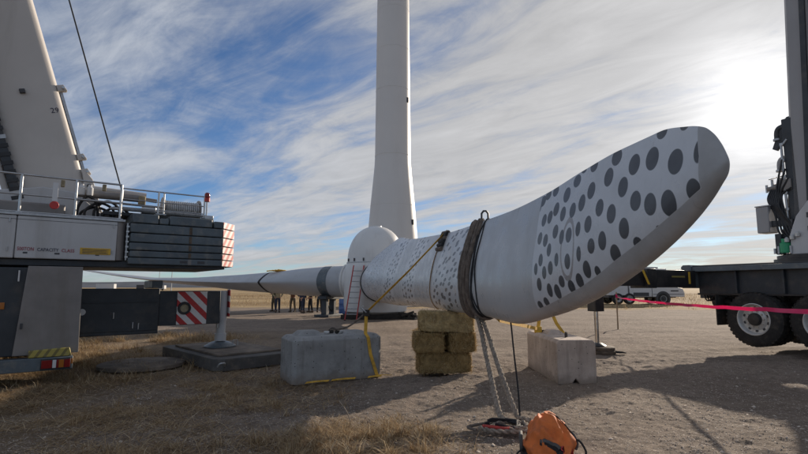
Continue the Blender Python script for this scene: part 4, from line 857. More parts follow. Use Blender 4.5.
cbx = build('control_box', MB().box(-0.18, 0.12, 0.80, 1.18, 3.0, 3.68), M['right_boom'], rc, 0.02)
build('box_lid', MB().box(-0.195, 0.135, 0.785, 1.195, 3.683, 3.715), M['crane_white'], cbx, 0.01)
build('box_bracket', MB().box(0.123, 0.6, 0.9, 1.05, 3.15, 3.30), M['dark_chassis'], cbx, 0.01)
build('valve_manifold', MB().tube([(0.0,1.1,4.16),(0.16,1.1,4.18),(0.17,1.1,4.18),(0.6,1.1,4.2)], [0.06,0.06,0.095,0.095], 14), M['alu_plate'], rc)
for i, (x_, z0, z1) in enumerate(((-0.02,4.08,4.28),(0.12,4.05,4.40),(0.30,4.22,4.42),(0.44,4.02,4.2))): build('valve_stem', MB().cyl((x_,1.1,z0),(x_,1.1,z1), 0.03, 10), M['galv'], rc)
build('grab_bar', MB().tube([(0.1,1.0,4.40),(0.5,1.0,4.44),(0.55,1.0,4.20)], 0.014, 8), M['galv'], rc)
for z_ in (4.62, 5.45):
    el = build('pipe_elbow', MB().tube(bez([(0.80,1.2,z_+0.30),(0.42,1.2,z_+0.30),(0.31,1.2,z_+0.22),(0.29,1.2,z_)], 6), 0.075, 14), M['dark_chassis'] if z_ > 5 else M['right_boom'], rc)
    build('elbow_flange', MB().cyl((0.29,1.2,z_-0.03),(0.29,1.2,z_+0.02), 0.10, 14), M['galv'], el)
build('pipe_bracket', MB().prism([(0.16,5.22),(0.27,5.15),(0.50,5.45),(0.80,5.55),(0.80,6.0),(0.55,5.98),(0.40,5.80)], 1.16, 1.24), M['dark_chassis'], rc, 0.01)
for i in range(7):
    pts = bez([(0.10+0.05*i,1.05,4.12),(0.05+0.05*i,0.98-0.02*i,3.85-0.03*i),(0.22+0.06*i,0.92,3.45-0.05*i),(0.30+0.07*i,0.9,2.95),(0.62,0.95,2.75-0.04*i)], 7)
    build('hydraulic_hose', MB().tube(pts, 0.026, 8), M['hose'], rc)
build('mount_column', MB().box(0.50, 0.74, 1.0, 1.35, 2.45, 5.9), M['dark_chassis'], rc, 0.02)
build('mount_plate', MB().prism([(0.16,2.42),(0.75,2.42),(0.75,4.35),(0.52,4.35),(0.40,3.6),(0.24,3.0)], 1.10, 1.16), M['right_boom'], rc, 0.01)
for i_ in range(6): build('cable_clamp', MB().box(0.44, 0.52, 0.95, 1.05, 3.1+0.42*i_, 3.18+0.42*i_), M['galv'], rc, 0.008)
for i_ in range(4): build('hydraulic_hose', MB().tube(bez([(0.62-0.05*i_,0.96,4.1+0.25*i_),(0.40-0.04*i_,0.93,3.9),(0.46,0.92,3.3-0.1*i_),(0.36+0.1*i_,0.93,2.8),(0.66,0.98,2.5+0.06*i_)], 7), 0.024, 8), M['hose'], rc)
build('valve_block', MB().box(0.30, 0.62, 0.95, 1.12, 4.05, 4.34), M['alu_plate'], rc, 0.02)
build('valve_block', MB().box(0.40, 0.60, 0.90, 1.05, 2.70, 3.05), M['dark_chassis'], rc, 0.02)
build('hydraulic_pipe', MB().tube([(0.47,0.98,3.0),(0.47,0.98,5.2),(0.6,1.0,5.35)], 0.03, 8), M['galv'], rc)
build('pump_body', MB().lathe([(0.10,0),(0.12,0.02),(0.12,0.25),(0.08,0.27),(0.08,0.36)], (0.42,0.85,2.45), 18), M['green_paint'], rc)
build('pump_body', MB().box(0.22, 0.36, 0.8, 1.0, 2.42, 2.95), M['dark_chassis'], rc, 0.02)
for i in range(5): build('fitting', MB().cyl((0.2+0.09*i,0.80,2.44),(0.2+0.09*i,0.80,2.58+0.05*(i%3)), 0.028, 8), M['galv'], rc)
for i in range(3): build('fitting', MB().lathe([(0.05,0.0),(0.055,0.08),(0.02,0.12)], (0.5+0.12*i,0.78,2.72+0.06*i), 12), M['rim_paint'], rc)

# ------------------------------------------------------------------ FAR WHITE CRANE TRUCK
fx, fy = 19.7, 48.0
ft = thing('crane_carrier', 'white low cab crane carrier parked far behind the dark outrigger beam', 'truck', (fx, fy, 0))
build('chassis', MB().box(0.1, 6.6, 0.2, 2.6, 0.62, 0.95), M['far_dark'], ft, 0.02)
build('body_panel', MB().prism([(0.0,0.85),(1.9,0.85),(1.9,1.95),(0.0,1.95)], 0.0, 2.7), M['far_white'], ft, 0.03)
build('body_panel', MB().prism([(2.05,0.72),(4.2,0.72),(4.2,1.85),(2.05,1.85)], 0.0, 2.7), M['far_white'], ft, 0.03)
build('tool_locker', MB().box(2.4, 3.9, -0.03, -0.002, 0.78, 1.12), M['far_dark'], ft, 0.01)
fc = build('cab', MB().prism([(4.25,0.70),(7.3,0.70),(7.35,1.05),(7.2,1.45),(6.7,1.62),(6.4,2.6),(4.6,2.6),(4.25,1.62)], -0.02, 2.72), M['far_white'], ft, 0.04)
build('window', MB().prism([(4.75,1.72),(6.45,1.72),(6.2,2.48),(4.85,2.48)], -0.03, -0.022), M['glass_dark'], fc)
build('cab_lettering', MB().box(6.0, 6.75, -0.03, -0.022, 1.22, 1.34), M['far_dark'], fc)
build('side_stripe', MB().box(4.3, 7.25, -0.03, -0.022, 0.93, 0.98), M['far_dark'], fc)
fw = make_wheel(ft, 0.52, 0.36, (5.25, 0.10, 0.52)); 
for x_ in (0.9, 2.0): copy_wheel(fw, (x_, 0.10, 0.52), ft)
for x_ in (0.9, 2.0, 5.25): copy_wheel(fw, (x_, 2.6, 0.52), ft, True)
build('wheel_arch', MB().lathe([(0.60,-0.04),(0.70,-0.04),(0.70,0.2),(0.60,0.2)], (5.25, 0.0, 0.55), 32, 'y'), M['far_dark'], ft)
build('upper_works', MB().box(0.2, 4.15, 0.5, 2.4, 1.96, 2.75), M['far_dark'], ft, 0.04)
build('stowed_boom', MB().box(-0.5, 6.2, 0.9, 1.8, 2.62, 3.45), M['far_white'], ft, 0.05)
build('boom_rail', MB().box(3.2, 5.4, 0.95, 1.05, 3.455, 3.62), M['galv'], ft, 0.02)

# distant trailers and masts on the plain at left
def trailer(x, y, L, h, dark=False, lab=''):
    o = thing('box_trailer', lab, 'trailer', (x, y, 0), 0.05)
    build('trailer_box', MB().box(0, L, 0, 2.5, 0.9, h), M['far_dark'] if dark else M['far_white'], o, 0.05)
    build('trailer_frame', MB().box(0.2, L-0.2, 0.3, 2.2, 0.6, 0.88), M['far_dark'], o)
    for x_ in (0.8, L-0.9): build('wheel', MB().lathe([(0.15,-0.1),(0.5,-0.12),(0.5,0.12),(0.15,0.1)], (x_, 0.1, 0.5), 16, 'y'), M['rubber'], o)
trailer(-158, 255, 9, 3.4, False, 'long white trailer on the far plain, leftmost of the distant trailers')
trailer(-141, 262, 4, 3.0, True, 'short dark trailer on the far plain beside the long white trailer')
trailer(-131, 265, 3.2, 2.7, False, 'small white trailer on the far plain left of the chevron board')
def mast(x, y, h, lab):
    o = thing('met_mast', lab, 'mast', (x, y, 0))
    build('mast_tube', MB().cyl((0,0,0),(0,0,h), 0.14, 8, 0.07), M['galv'], o); build('mast_head', MB().box(-0.5,0.5,-0.05,0.05,h-0.3,h-0.15), M['far_dark'], o)
mast(-69, 140, 6.5, 'thin far mast seen above the outrigger beam collar'); mast(-58, 124, 6.0, 'thin far mast seen above the chevron board')

# ------------------------------------------------------------------ concrete blocks
def roughen(o, amp, freq, cuts=3, seed=0):
    """subdivide a mesh and give it a slightly uneven, chipped surface"""
    bm = bmesh.new(); bm.from_mesh(o.data); bmesh.ops.subdivide_edges(bm, edges=bm.edges, cuts=cuts, use_grid_fill=True)
    bm.normal_update(); c = np.array([v.co for v in bm.verts]); n = np.array([v.normal for v in bm.verts])
    d = (vnoise(c[:,0]*freq+c[:,2]*freq*1.7+seed, c[:,1]*freq+c[:,2]*freq*0.9, seed+3)-0.5)*amp + (vnoise(c[:,0]*freq*3.1+c[:,2]*freq*4, c[:,1]*freq*3+c[:,2]*freq*2.2, seed+5)-0.5)*amp*0.5
    for v, di, ni in zip(bm.verts, d, n): v.co += Vector(ni*di)
    bm.to_mesh(o.data); bm.free(); o.data.update()
kb = thing('concrete_block', 'grey cast concrete ballast block with chamfered edges and yellow strap at its right end', 'concrete block', (-1.87, 8.5, 0), R_(28.6))
L, Wd, Hh, c = 1.67, 0.84, 0.755, 0.065
def blk_ring(z, i): 
    x0, x1, y0, y1 = i, L-i, i, Wd-i; k = c
    return [(x0+k,y0,z),(x1-k,y0,z),(x1,y0+k,z),(x1,y1-k,z),(x1-k,y1,z),(x0+k,y1,z),(x0,y1-k,z),(x0,y0+k,z)]
o = build('block_body', MB().rings([blk_ring(-0.03, 0.0), blk_ring(0.25, 0.002), blk_ring(0.5, 0.0), blk_ring(Hh-c, 0.0), blk_ring(Hh, c)]), M['concrete'], kb, 0.012, 2); roughen(o, 0.012, 4.0, 2, 1)
for x_ in (0.38, 1.25):
    o = build('stacking_key', MB().rings([[(x_-.25,.20,Hh-.01),(x_+.25,.20,Hh-.01),(x_+.25,.64,Hh-.01),(x_-.25,.64,Hh-.01)],[(x_-.15,.28,Hh+(.085 if x_<1 else .05)),(x_+.15,.28,Hh+(.085 if x_<1 else .05)),(x_+.15,.56,Hh+(.085 if x_<1 else .05)),(x_-.15,.56,Hh+(.085 if x_<1 else .05))]]), M['concrete'], kb, 0.02)
build('lifting_hook', MB().tube(bez([(0.78,0.42,0.72),(0.78,0.42,0.80),(0.84,0.42,0.85),(0.92,0.42,0.83),(0.95,0.42,0.72)], 6), 0.014, 8), M['dunnage'], kb)
kb2 = thing('concrete_block', 'tan concrete block seen end on with a notch at its foot under the spotted blade', 'concrete block', (2.60, 8.6, 0), R_(1.0))
end = [(0,-0.03),(0.24,-0.03),(0.31,0.07),(0.38,-0.03),(0.67,-0.03),(0.67,0.66),(0.62,0.71),(0.05,0.71),(0,0.66)]
o = build('block_body', MB().prism(end, 0.0, 1.9), M['concrete_tan'], kb2, 0.014, 2)
rg_ = [[(0.16,0.25,0.705),(0.51,0.25,0.705),(0.51,0.75,0.705),(0.16,0.75,0.705)],[(0.24,0.35,0.78),(0.43,0.35,0.78),(0.43,0.65,0.78),(0.24,0.65,0.78)]]
build('stacking_key', MB().rings([[(x, y+0.75, z) for x, y, z in r] for r in rg_]), M['concrete_tan'], kb2, 0.02)
build('lifting_hook', MB().tube(bez([(0.30,0.42,0.70),(0.30,0.42,0.77),(0.33,0.47,0.80),(0.36,0.52,0.77),(0.36,0.52,0.70)], 6), 0.013, 8), M['dunnage'], kb2)

# ------------------------------------------------------------------ hay bales
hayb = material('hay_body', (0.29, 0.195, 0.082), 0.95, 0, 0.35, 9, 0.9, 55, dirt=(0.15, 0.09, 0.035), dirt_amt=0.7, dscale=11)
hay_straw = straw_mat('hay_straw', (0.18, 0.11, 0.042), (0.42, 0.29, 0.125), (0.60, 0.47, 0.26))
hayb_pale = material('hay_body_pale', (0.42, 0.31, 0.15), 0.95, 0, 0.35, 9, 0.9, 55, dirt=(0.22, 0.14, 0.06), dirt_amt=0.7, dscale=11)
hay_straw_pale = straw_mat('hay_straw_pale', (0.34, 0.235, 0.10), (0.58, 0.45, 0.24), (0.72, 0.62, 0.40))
def bale(label, loc, rz, L, D, Hh, seed, tilt=0.0, ns=4600, pale=False):
    t_ = thing('hay_bale', label, 'hay bale', loc, rz, 'hay bales propping up the blade'); t_.rotation_euler = (0, tilt, rz)
    rs = np.random.default_rng(seed)
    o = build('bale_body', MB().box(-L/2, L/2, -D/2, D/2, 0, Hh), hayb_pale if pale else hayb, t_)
    bm = bmesh.new(); bm.from_mesh(o.data); bmesh.ops.subdivide_edges(bm, edges=bm.edges, cuts=14, use_grid_fill=True)
    for v in bm.verts:
        x, y, z = v.co; e = (abs(2*x/L)**6 + abs(2*y/D)**6 + abs(2*z/Hh-1)**6)
        k = 1.0 - 0.06*max(0, e-0.85)
        pinch = 1 - 0.035*(math.exp(-((x-L*0.2)/0.035)**2) + math.exp(-((x+L*0.2)/0.035)**2))
        n = (rs.random()-0.5)*0.034 + 0.03*math.sin(9*x+seed)*math.sin(11*z+seed*2)
        v.co = Vector((x*k*(1+n), y*k*pinch*(1+n*1.6), Hh/2+(z-Hh/2)*k*pinch*(1+n*1.2)))
    bm.to_mesh(o.data); bm.free()
    for x in (-L*0.2, L*0.2):
        hy_, hz_ = D/2*0.975, Hh*0.98
        build('twine', MB().tube([(x,-hy_,0.03),(x,-hy_,hz_-0.02),(x,-hy_+0.02,hz_),(x,hy_-0.02,hz_),(x,hy_,hz_-0.02),(x,hy_,0.03)], 0.004, 6), M['stake_wood'], t_)
    # loose straws standing proud of every face
    f = rs.integers(0, 5, ns); u_, v_ = (rs.random(ns)-0.5)*0.94, 0.07+0.86*rs.random(ns)
    P = np.zeros((ns,3)); N = np.zeros((ns,3))
    for k, (nx_, ny_, nz_) in enumerate(((0,-1,0),(0,1,0),(-1,0,0),(1,0,0),(0,0,1))):
        m_ = f == k
        if ny_: P[m_] = np.stack([u_[m_]*L, np.full(m_.sum(), ny_*D*0.478), v_[m_]*Hh], -1)
        elif nx_: P[m_] = np.stack([np.full(m_.sum(), nx_*L*0.482), u_[m_]*D, v_[m_]*Hh], -1)
        else: P[m_] = np.stack([u_[m_]*L, (v_[m_]-0.5)*D, np.full(m_.sum(), Hh*0.97)], -1)
        N[m_] = (nx_, ny_, nz_)
    dr = rs.normal(size=(ns,3)); dr[:,2] *= 1.6; dr -= N*(dr*N).sum(1, keepdims=True)*0.75; dr /= np.linalg.norm(dr, axis=1, keepdims=True)
    ln = (0.04+0.13*rs.random(ns)**2)[:,None]; sd_ = np.cross(dr, N); sd_ /= np.linalg.norm(sd_, axis=1, keepdims=True)+1e-6; sd_ *= 0.0024
    a = P-dr*ln*0.5; b_ = P+dr*ln*0.5+N*(rs.random(ns)[:,None]**2*0.035)
    V = np.stack([a-sd_, a+sd_, b_+sd_*0.6, b_-sd_*0.6], 1).reshape(-1,3)
    F = np.array([[0,1,2,3]])+(np.arange(ns)*4)[:,None]
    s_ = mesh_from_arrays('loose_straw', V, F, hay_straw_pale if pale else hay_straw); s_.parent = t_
    return t_
bale('lowest hay bale lying on the gravel under the two middle bales', (0.75, 9.72, 0), R_(6), 1.02, 0.52, 0.40, 1)
bale('left of the two middle hay bales standing end on above the lowest bale', (0.46, 9.80, 0.392), R_(6+86), 0.95, 0.56, 0.375, 2)
bale('right of the two middle hay bales standing end on above the lowest bale', (1.03, 9.84, 0.392), R_(6+93), 0.95, 0.52, 0.375, 3)
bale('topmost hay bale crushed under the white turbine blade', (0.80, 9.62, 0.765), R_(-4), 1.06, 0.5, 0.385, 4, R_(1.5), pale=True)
# straw litter round the bales
n = 900; x = 0.75+RNG.normal(size=n)*0.8; y = 9.7+RNG.normal(size=n)*0.6
V, F = grass(x, y, 0.04, 0.14, 0.0, 0.25, 0.002); mesh_from_arrays('straw_litter', V, F, hay_straw)

# ------------------------------------------------------------------ slings, ropes and straps on the near blade
def yof(px): return 1144.6/(px-332.4)
def wrap_path(Y0, wob, grow, seed, skew=0.0):
    out = []
    base = [blade_ring(Y0+q, 96, grow) for q in (-0.6, -0.3, 0, 0.3, 0.6)]
    for k in range(0, 97, 2):
        j = k % 96; th = 2*math.pi*j/96
        dy = wob*math.sin(th*2+seed) + 0.4*wob*math.sin(th*5+seed*2) + skew*math.cos(th)
        q = (dy+0.6)/0.3; i = int(min(3, max(0, math.floor(q)))); f = q-i
        out.append(Vector(base[i][j]).lerp(Vector(base[i+1][j]), f))
    return out
sl_ = thing('lifting_slings', 'brown and black lifting slings wrapped round the near blade left of its spots', 'slings', tuple(blade_ring(7.8)[0]))
inv = Matrix.Translation(-sl_.location)
def loc_path(p): return [inv @ v for v in p]
for i, (Y0, r_, m_, wob, sk) in enumerate(((8.12,.036,'sling_brown',.03,.0),(7.97,.042,'sling_brown',.03,.03),(7.80,.040,'sling_brown',.04,-.03),(7.66,.034,'sling_brown',.05,.05),(7.50,.013,'sling_black',.07,.02),(7.40,.012,'sling_black',.08,-.02),(7.58,.018,'sling_black',.05,.06))):
    pth = loc_path(wrap_path(Y0, wob, r_*0.85, i*1.3, sk))
    build('sling_loop', MB().tube(pth, [r_*(0.92+0.16*random.random()) for _ in pth], 8), M[m_], sl_)
tp = blade_ring(7.55, 96, 0.05)[0]
o = build('sling_shackle', MB().tube([Vector(tp)+Vector(q)-sl_.location for q in ((-.05,0,-.02),(-.05,0,.06),(-.02,0,.10),(.02,0,.10),(.05,0,.06),(.05,0,-.02))], 0.016, 8), M['dark_chassis'], sl_)
def twisted(path, r, strands=2, pitch=0.16):
    path = [Vector(p) for p in path]; out = MB(); L = [0]
    for a, b_ in zip(path, path[1:]): L.append(L[-1]+(b_-a).length)
    n_ = max(8, int(L[-1]/0.025)); fine = []
    for k in range(n_+1):
        s = L[-1]*k/n_; i = max(0, min(len(L)-2, int(np.searchsorted(L, s))-1)); f = (s-L[i])/max(1e-6, L[i+1]-L[i]); fine.append((path[i].lerp(path[i+1], f), s))
    for q in range(strands):
        pts = []
        for k, (p, s) in enumerate(fine):
            d = (fine[min(k+1, n_)][0]-fine[max(k-1, 0)][0]).normalized(); a = Vector((0,0,1)) if abs(d.z) < .9 else Vector((1,0,0)); u1 = d.cross(a).normalized(); u2 = d.cross(u1)
            ph = 2*math.pi*(s/pitch+q/strands); pts.append(p+(u1*math.cos(ph)+u2*math.sin(ph))*r*0.55)
        out.tube(pts, r*0.62, 6)
    return out
r1 = bez([(1.12,7.92,1.20),(1.145,7.6,1.05),(1.155,7.0,0.60),(1.17,6.35,0.10),(1.20,6.15,0.035),(1.32,6.02,0.03)], 6)
o = build('twisted_rope', twisted(r1, 0.034, 3, 0.24), M['rope_light']); tag(o, 'pale twisted rope hanging from the blade slings to the ground, left of the pair', 'rope', 'pale ropes hanging from the blade')
r2 = bez([(1.20,7.85,1.20),(1.225,7.45,0.98),(1.285,6.8,0.50),(1.37,6.35,0.10),(1.40,6.22,0.035),(1.50,6.1,0.03)], 6)
o = build('twisted_rope', twisted(r2, 0.032, 3, 0.24), M['rope_light']); tag(o, 'pale twisted rope hanging from the blade slings to the ground, right of the pair', 'rope', 'pale ropes hanging from the blade')
pile = thing('rope_pile', 'loose pile of pale black and red rope on the gravel beside the orange bag', 'rope pile', (1.15, 5.85, 0))
build('rope_coil', twisted(bez([(-0.22,-0.12,.035),(-.05,.10,.04),(.10,.16,.04),(.24,.10,.045),(.22,-.08,.04),(.02,-.14,.035)], 6), 0.026), M['rope_light'], pile)
build('rope_coil', twisted(bez([(-0.30,-.02,.03),(-.18,-.16,.03),(.02,-.20,.03),(.2,-.18,.03),(.30,-.12,.03)], 6), 0.024), M['rope_light'], pile)
for q in range(3): build('rope_coil', MB().tube(bez([(-.24+.03*q,.06+.03*q,.025+.02*q),(-.10,.15-.02*q,.03+.03*q),(.08+.03*q,.13,.05+.01*q),(.20-.03*q,.02,.03+.02*q),(.08,-.08-.02*q,.05),(-.12,-.03*q,.04+.02*q)], 6), 0.014, 8), M['sling_black'], pile)
build('rope_coil', MB().tube(bez([(-.26,-.05,.05),(-.16,-.13,.06),(-.04,-.15,.05),(.06,-.11,.045)], 6), 0.020, 8), M['rope_red'], pile)
build('rope_coil', MB().tube(bez([(-.34,-.1,.02),(-.42,.02,.02),(-.30,.12,.02),(-.12,.2,.02)], 6), 0.018, 8), M['sling_brown'], pile)
p0 = Vector(blade_ring(6.55)[48])
o = build('tag_line', MB().tube(bez([p0+Vector((-0.02,0.05,0.06)), p0+Vector((-.01,0,-0.02)), (1.405,6.45,0.75), (1.41,6.3,0.35), (1.40,6.18,0.03), (1.38,5.9,0.02), (1.34,5.55,0.02), (1.36,5.25,0.02)], 8), 0.011, 8), M['rope_black']); tag(o, 'thin black line hanging from the blade down to the orange bag', 'rope')

# pad and yellow strap from the blade to the left block
rgp = blade_ring(10.3, 96, 0.02)
pad = thing('strap_pad', 'dark ribbed edge pad with hanging cord where the yellow strap crosses the blade', 'strap pad', rgp[4])
pl_ = Vector(rgp[4])
for k in range(7):
    j = 3+2*k; q0, q1 = Vector(blade_ring(10.05,96,.025)[j])-pl_, Vector(blade_ring(10.55,96,.025)[j])-pl_
    build('pad_rib', MB().cyl(q0, q1, 0.045, 10), M['sling_black'] if k % 3 else M['sling_brown'], pad)
build('hanging_cord', MB().tube([Vector(blade_ring(10.5+0.02*math.sin(k*.7)+0.010*k,96,.012)[j])-pl_ for k, j in enumerate(range(14, 46, 2))], 0.012, 6), M['stake_wood'], pad)
A = Vector(blade_ring(10.3, 96, 0.05)[4]); J = Vector((-0.70, 9.30, 1.14))
B_ = kb.matrix_world if False else Matrix.Translation((-1.87,8.5,0)) @ Matrix.Rotation(R_(28.6), 4, 'Z')
ys_ = thing('ratchet_strap', 'yellow ratchet strap running from the blade down round the grey concrete block', 'strap', tuple(J))
def lp(*p): return Vector(p)-J
back = [Vector(blade_ring(10.3+0.05*k, 96, 0.012)[(96-6*k) % 96]) for k in range(1, 4)]
build('webbing', band([v-J for v in back[::-1]]+[A-J, (A.lerp(J, .5)+Vector((0,0,-0.03)))-J, lp(*J)], Vector((0.03, 0.0, 0.052)), 0.006), M['yellow_web'], ys_)
f0 = B_ @ Vector((1.38,-0.012,Hh-0.05)); f00 = B_ @ Vector((1.36, 0.06, Hh+0.012)); f1 = B_ @ Vector((1.43,-0.012,0.40)); f2 = B_ @ Vector((1.56,-0.015,0.03)); f3 = B_ @ Vector((1.80,-0.10,0.015))
wx = (B_.to_3x3() @ Vector((1,0,0)))*0.032
build('webbing', band([lp(*J), f00-J, f0-J, f1-J, f2-J, f3-J], wx, 0.006), M['yellow_web'], ys_)
for x0, x1, y_ in ((0.22,0.62,-0.06),(0.68,1.12,-0.05),(1.36,1.62,-0.07)):
    q0, q1 = B_ @ Vector((x0,y_,0.012)), B_ @ Vector((x1,y_-0.015,0.014)); build('webbing', band([q0-J, (q0.lerp(q1,.5)+Vector((0,-0.02,0.01)))-J, q1-J], Vector((0.01,0.03,0.008)), 0.008), M['yellow_web'], ys_)
build('ratchet', MB().box(-0.06,0.06,-0.035,0.035,-0.07,0.05), M['dunnage'], ys_, 0.012)
build('ratchet_handle', MB().tube([(0.0,-0.04,0.0),(-0.10,-0.05,0.09),(-0.05,-0.05,0.12)], 0.014, 8), M['steel'], ys_)
g0 = B_ @ Vector((0.80, 0.42, Hh+0.07))
build('tail_cord', MB().tube(bez([(0,0,0), (g0.lerp(J,.5)+Vector((0,0,-0.10)))-J, g0-J], 6), 0.016, 6), M['sling_brown'], ys_)
for k in range(4): 
    q = B_ @ Vector((0.72+0.10*k, 0.36+0.04*(k%2), Hh+0.03)); build('chain_link', MB().box(-0.05,0.05,-0.02,0.02,-0.02,0.03, Matrix.Translation(q-J) @ Matrix.Rotation(0.5*k,4,'Z')), M['dunnage'] if k % 3 else M['rim_paint'], ys_, 0.012)
# strap on the right block
K = Vector((2.68, 10.05, 0.78)); q0 = Vector(blade_ring(7.0, 96, 0.01)[48]); q1 = Vector(blade_ring(6.6, 96, 0.01)[60])
s2 = thing('ratchet_strap', 'short yellow ratchet strap between the blade underside and the tan concrete block', 'strap', tuple(K))
build('webbing', band([q0-K+Vector((-0.02,0.2,0.04)), q0-K, Vector((0,0,0))], Vector((0,0,0.03)), 0.006), M['yellow_web'], s2)
build('webbing', band([Vector((0,0,0)), Vector((0.05,0.05,0.22)), Vector((0.08,0.1,0.50))], Vector((0.035,0,0)), 0.006), M['yellow_web'], s2)
build('webbing', band([Vector((0.15,-0.2,0.5)), Vector((0.30,-0.25,0.12)), Vector((0.42,-0.28,-0.06))], Vector((0.03,0,0.01)), 0.006), M['yellow_web'], s2)
build('ratchet', MB().box(-0.07,0.07,-0.04,0.04,-0.08,0.05), M['yellow_paint'], s2, 0.014)
build('ratchet_handle', MB().box(0.06,0.30,-0.025,0.025,-0.06,-0.02), M['dunnage'], s2, 0.01)

# ------------------------------------------------------------------ orange bag
bag = thing('duffel_bag', 'orange cloth bag with black straps slumped on the gravel in the foreground', 'bag', (1.37, 4.98, 0), R_(-12)); bag.scale = (0.93, 0.93, 0.95)
bm = bmesh.new(); bmesh.ops.create_icosphere(bm, subdivisions=5, radius=1.0)
for v in bm.verts:
    d = v.co.normalized(); ex = 0.72
    p = Vector((math.copysign(abs(d.x)**ex, d.x)*0.215, math.copysign(abs(d.y)**ex, d.y)*0.26, math.copysign(abs(d.z)**ex, d.z)*0.20))
    z = p.z+0.195
    z *= 0.92; p.x *= 1.28-2.1*max(0, z-0.03); p.y *= 1.25-1.3*max(0, z-0.05); p.x += 0.03*math.sin(z*8); p.y += 0.10*(z-0.1)
    ang = math.atan2(p.y, p.x)
    nn = float(vnoise(np.array([p.x*9+p.z*4]), np.array([p.y*9-p.z*7]), 61)[0])-0.5; n2_ = float(vnoise(np.array([p.x*22-p.z*10]), np.array([p.y*22+p.z*14]), 62)[0])-0.5
    rdg = (1-abs(math.sin(8*p.x-9*p.z+5*nn)))**2*0.11 + (1-abs(math.sin(13*p.x+9*p.y+5*p.z+5*nn+3)))**2*0.08; fold = -0.02+rdg+0.008*math.sin(12*p.x+19*p.z+15*nn)+0.010*math.sin(30*p.x-14*p.z+8*nn)*max(0, 1-z*2)
    k = 1+ (nn*0.20+n2_*0.07)*0.9+fold*2.2
    v.co = Vector((p.x*k, p.y*k, max(0.004, z*(1+nn*0.10+fold*1.2))))
for _ in range(2): bmesh.ops.smooth_vert(bm, verts=bm.verts, factor=0.5, use_axis_x=True, use_axis_y=True, use_axis_z=True)
me_ = bpy.data.meshes.new('bag_body'); bm.to_mesh(me_); bm.free(); me_.polygons.foreach_set('use_smooth', [True]*len(me_.polygons))
bo = link_mesh('bag_body', me_, M['bag_orange'], bag)
from mathutils.bvhtree import BVHTree
bvh = BVHTree.FromPolygons([v.co for v in me_.vertices], [p_.vertices[:] for p_ in me_.polygons])
def cling(path, lift=0.006):
    out = []
    for p_ in path:
        q, n_, _, _ = bvh.find_nearest(Vector(p_)); out.append((q+n_*lift, n_))
    return out
def cling_band(name, ctrl, halfw, mat, lift=0.006, thick=0.008):
    pp = cling(bez(ctrl, 8), lift); rings = []
    for i, (q, n_) in enumerate(pp):
        d = (pp[min(i+1, len(pp)-1)][0]-pp[max(i-1, 0)][0]).normalized(); s = d.cross(n_).normalized()*halfw
        rings.append([q-s, q+s, q+s+n_*thick, q-s+n_*thick])
    return build(name, MB().rings(rings), M[mat], bag)
cling_band('carry_strap', [(-0.06,-0.26,0.20),(0.00,-0.27,0.19),(0.06,-0.26,0.16),(0.12,-0.25,0.10),(0.17,-0.24,0.06),(0.26,-0.18,0.04)], 0.028, 'bag_black', 0.003, 0.006)
cling_band('strap_flap', [(-0.05,-0.27,0.21),(0.01,-0.27,0.205),(0.07,-0.26,0.185),(0.13,-0.24,0.13)], 0.014, 'bag_grey', 0.010, 0.005)
cling_band('carry_strap', [(0.05,0.05,0.42),(0.15,-0.04,0.36),(0.20,-0.08,0.26),(0.24,-0.08,0.14),(0.25,-0.1,0.05)], 0.016, 'bag_black')
cling_band('side_panel', [(0.12,-0.28,0.14),(0.19,-0.2,0.11),(0.24,-0.1,0.10)], 0.040, 'red_paint', 0.003, 0.004)
build('bag_base', MB().rings([[(0.29*math.cos(a)*s+0.01, 0.29*math.sin(a)*s+0.0, z) for a in [2*math.pi*k/28 for k in range(28)]] for s, z in ((0.85,0.0),(0.95,0.012),(0.92,0.045),(0.80,0.07))]), M['bag_black'], bag)
build('hip_belt', band(bez([(0.10,-0.30,0.10),(0.20,-0.30,0.07),(0.30,-0.24,0.05),(0.38,-0.20,0.045)], 6), Vector((0,0.01,0.04)), 0.03), M['bag_black'], bag, 0.006)
build('buckle_loop', MB().tube(bez([(0.22,-0.10,0.16),(0.30,-0.13,0.20),(0.35,-0.15,0.15),(0.37,-0.16,0.09),(0.33,-0.17,0.05)], 6), 0.011, 8), M['bag_black'], bag)
build('buckle_loop', MB().tube(bez([(0.2,-0.02,0.22),(0.26,-0.05,0.24),(0.30,-0.08,0.16),(0.28,-0.1,0.10)], 6), 0.014, 8), M['bag_grey'], bag)
build('side_tab', MB().box(-0.27,-0.235,-0.12,0.04,0.06,0.22), M['bag_grey'], bag, 0.012)
build('drawcord', MB().tube(bez([(-0.24,-0.16,0.10),(-0.30,-0.20,0.05),(-0.26,-0.27,0.03),(-0.14,-0.30,0.03)], 6), 0.009, 8), M['bag_black'], bag)

# ------------------------------------------------------------------ barrier tape and stakes
tpm = bpy.data.materials.new('barrier_tape'); tpm.use_nodes = True; t = NT(tpm.node_tree); b = tpm.node_tree.nodes['Principled BSDF']
tc = t.new('ShaderNodeTexCoord').outputs['Object']
colr = t.mix(t.ramp(t.noise(tc, 3, 4), 0.3, 0.7), (0.80, 0.05, 0.28), (0.66, 0.04, 0.22)); t.put(b.inputs['Base Color'], colr); b.inputs['Roughness'].default_value = 0.35
tr = t.new('ShaderNodeBsdfTranslucent'); t.put(tr.inputs[0], (0.95, 0.07, 0.34)); mx = t.new('ShaderNodeMixShader'); mx.inputs[0].default_value = 0.65
t.l.new(b.outputs[0], mx.inputs[1]); t.l.new(tr.outputs[0], mx.inputs[2]); t.l.new(mx.outputs[0], tpm.node_tree.nodes['Material Output'].inputs[0])
a, b_ = Vector((8.35, 19.6, 1.22)), Vector((4.95, 5.4, 1.32)); rings = []
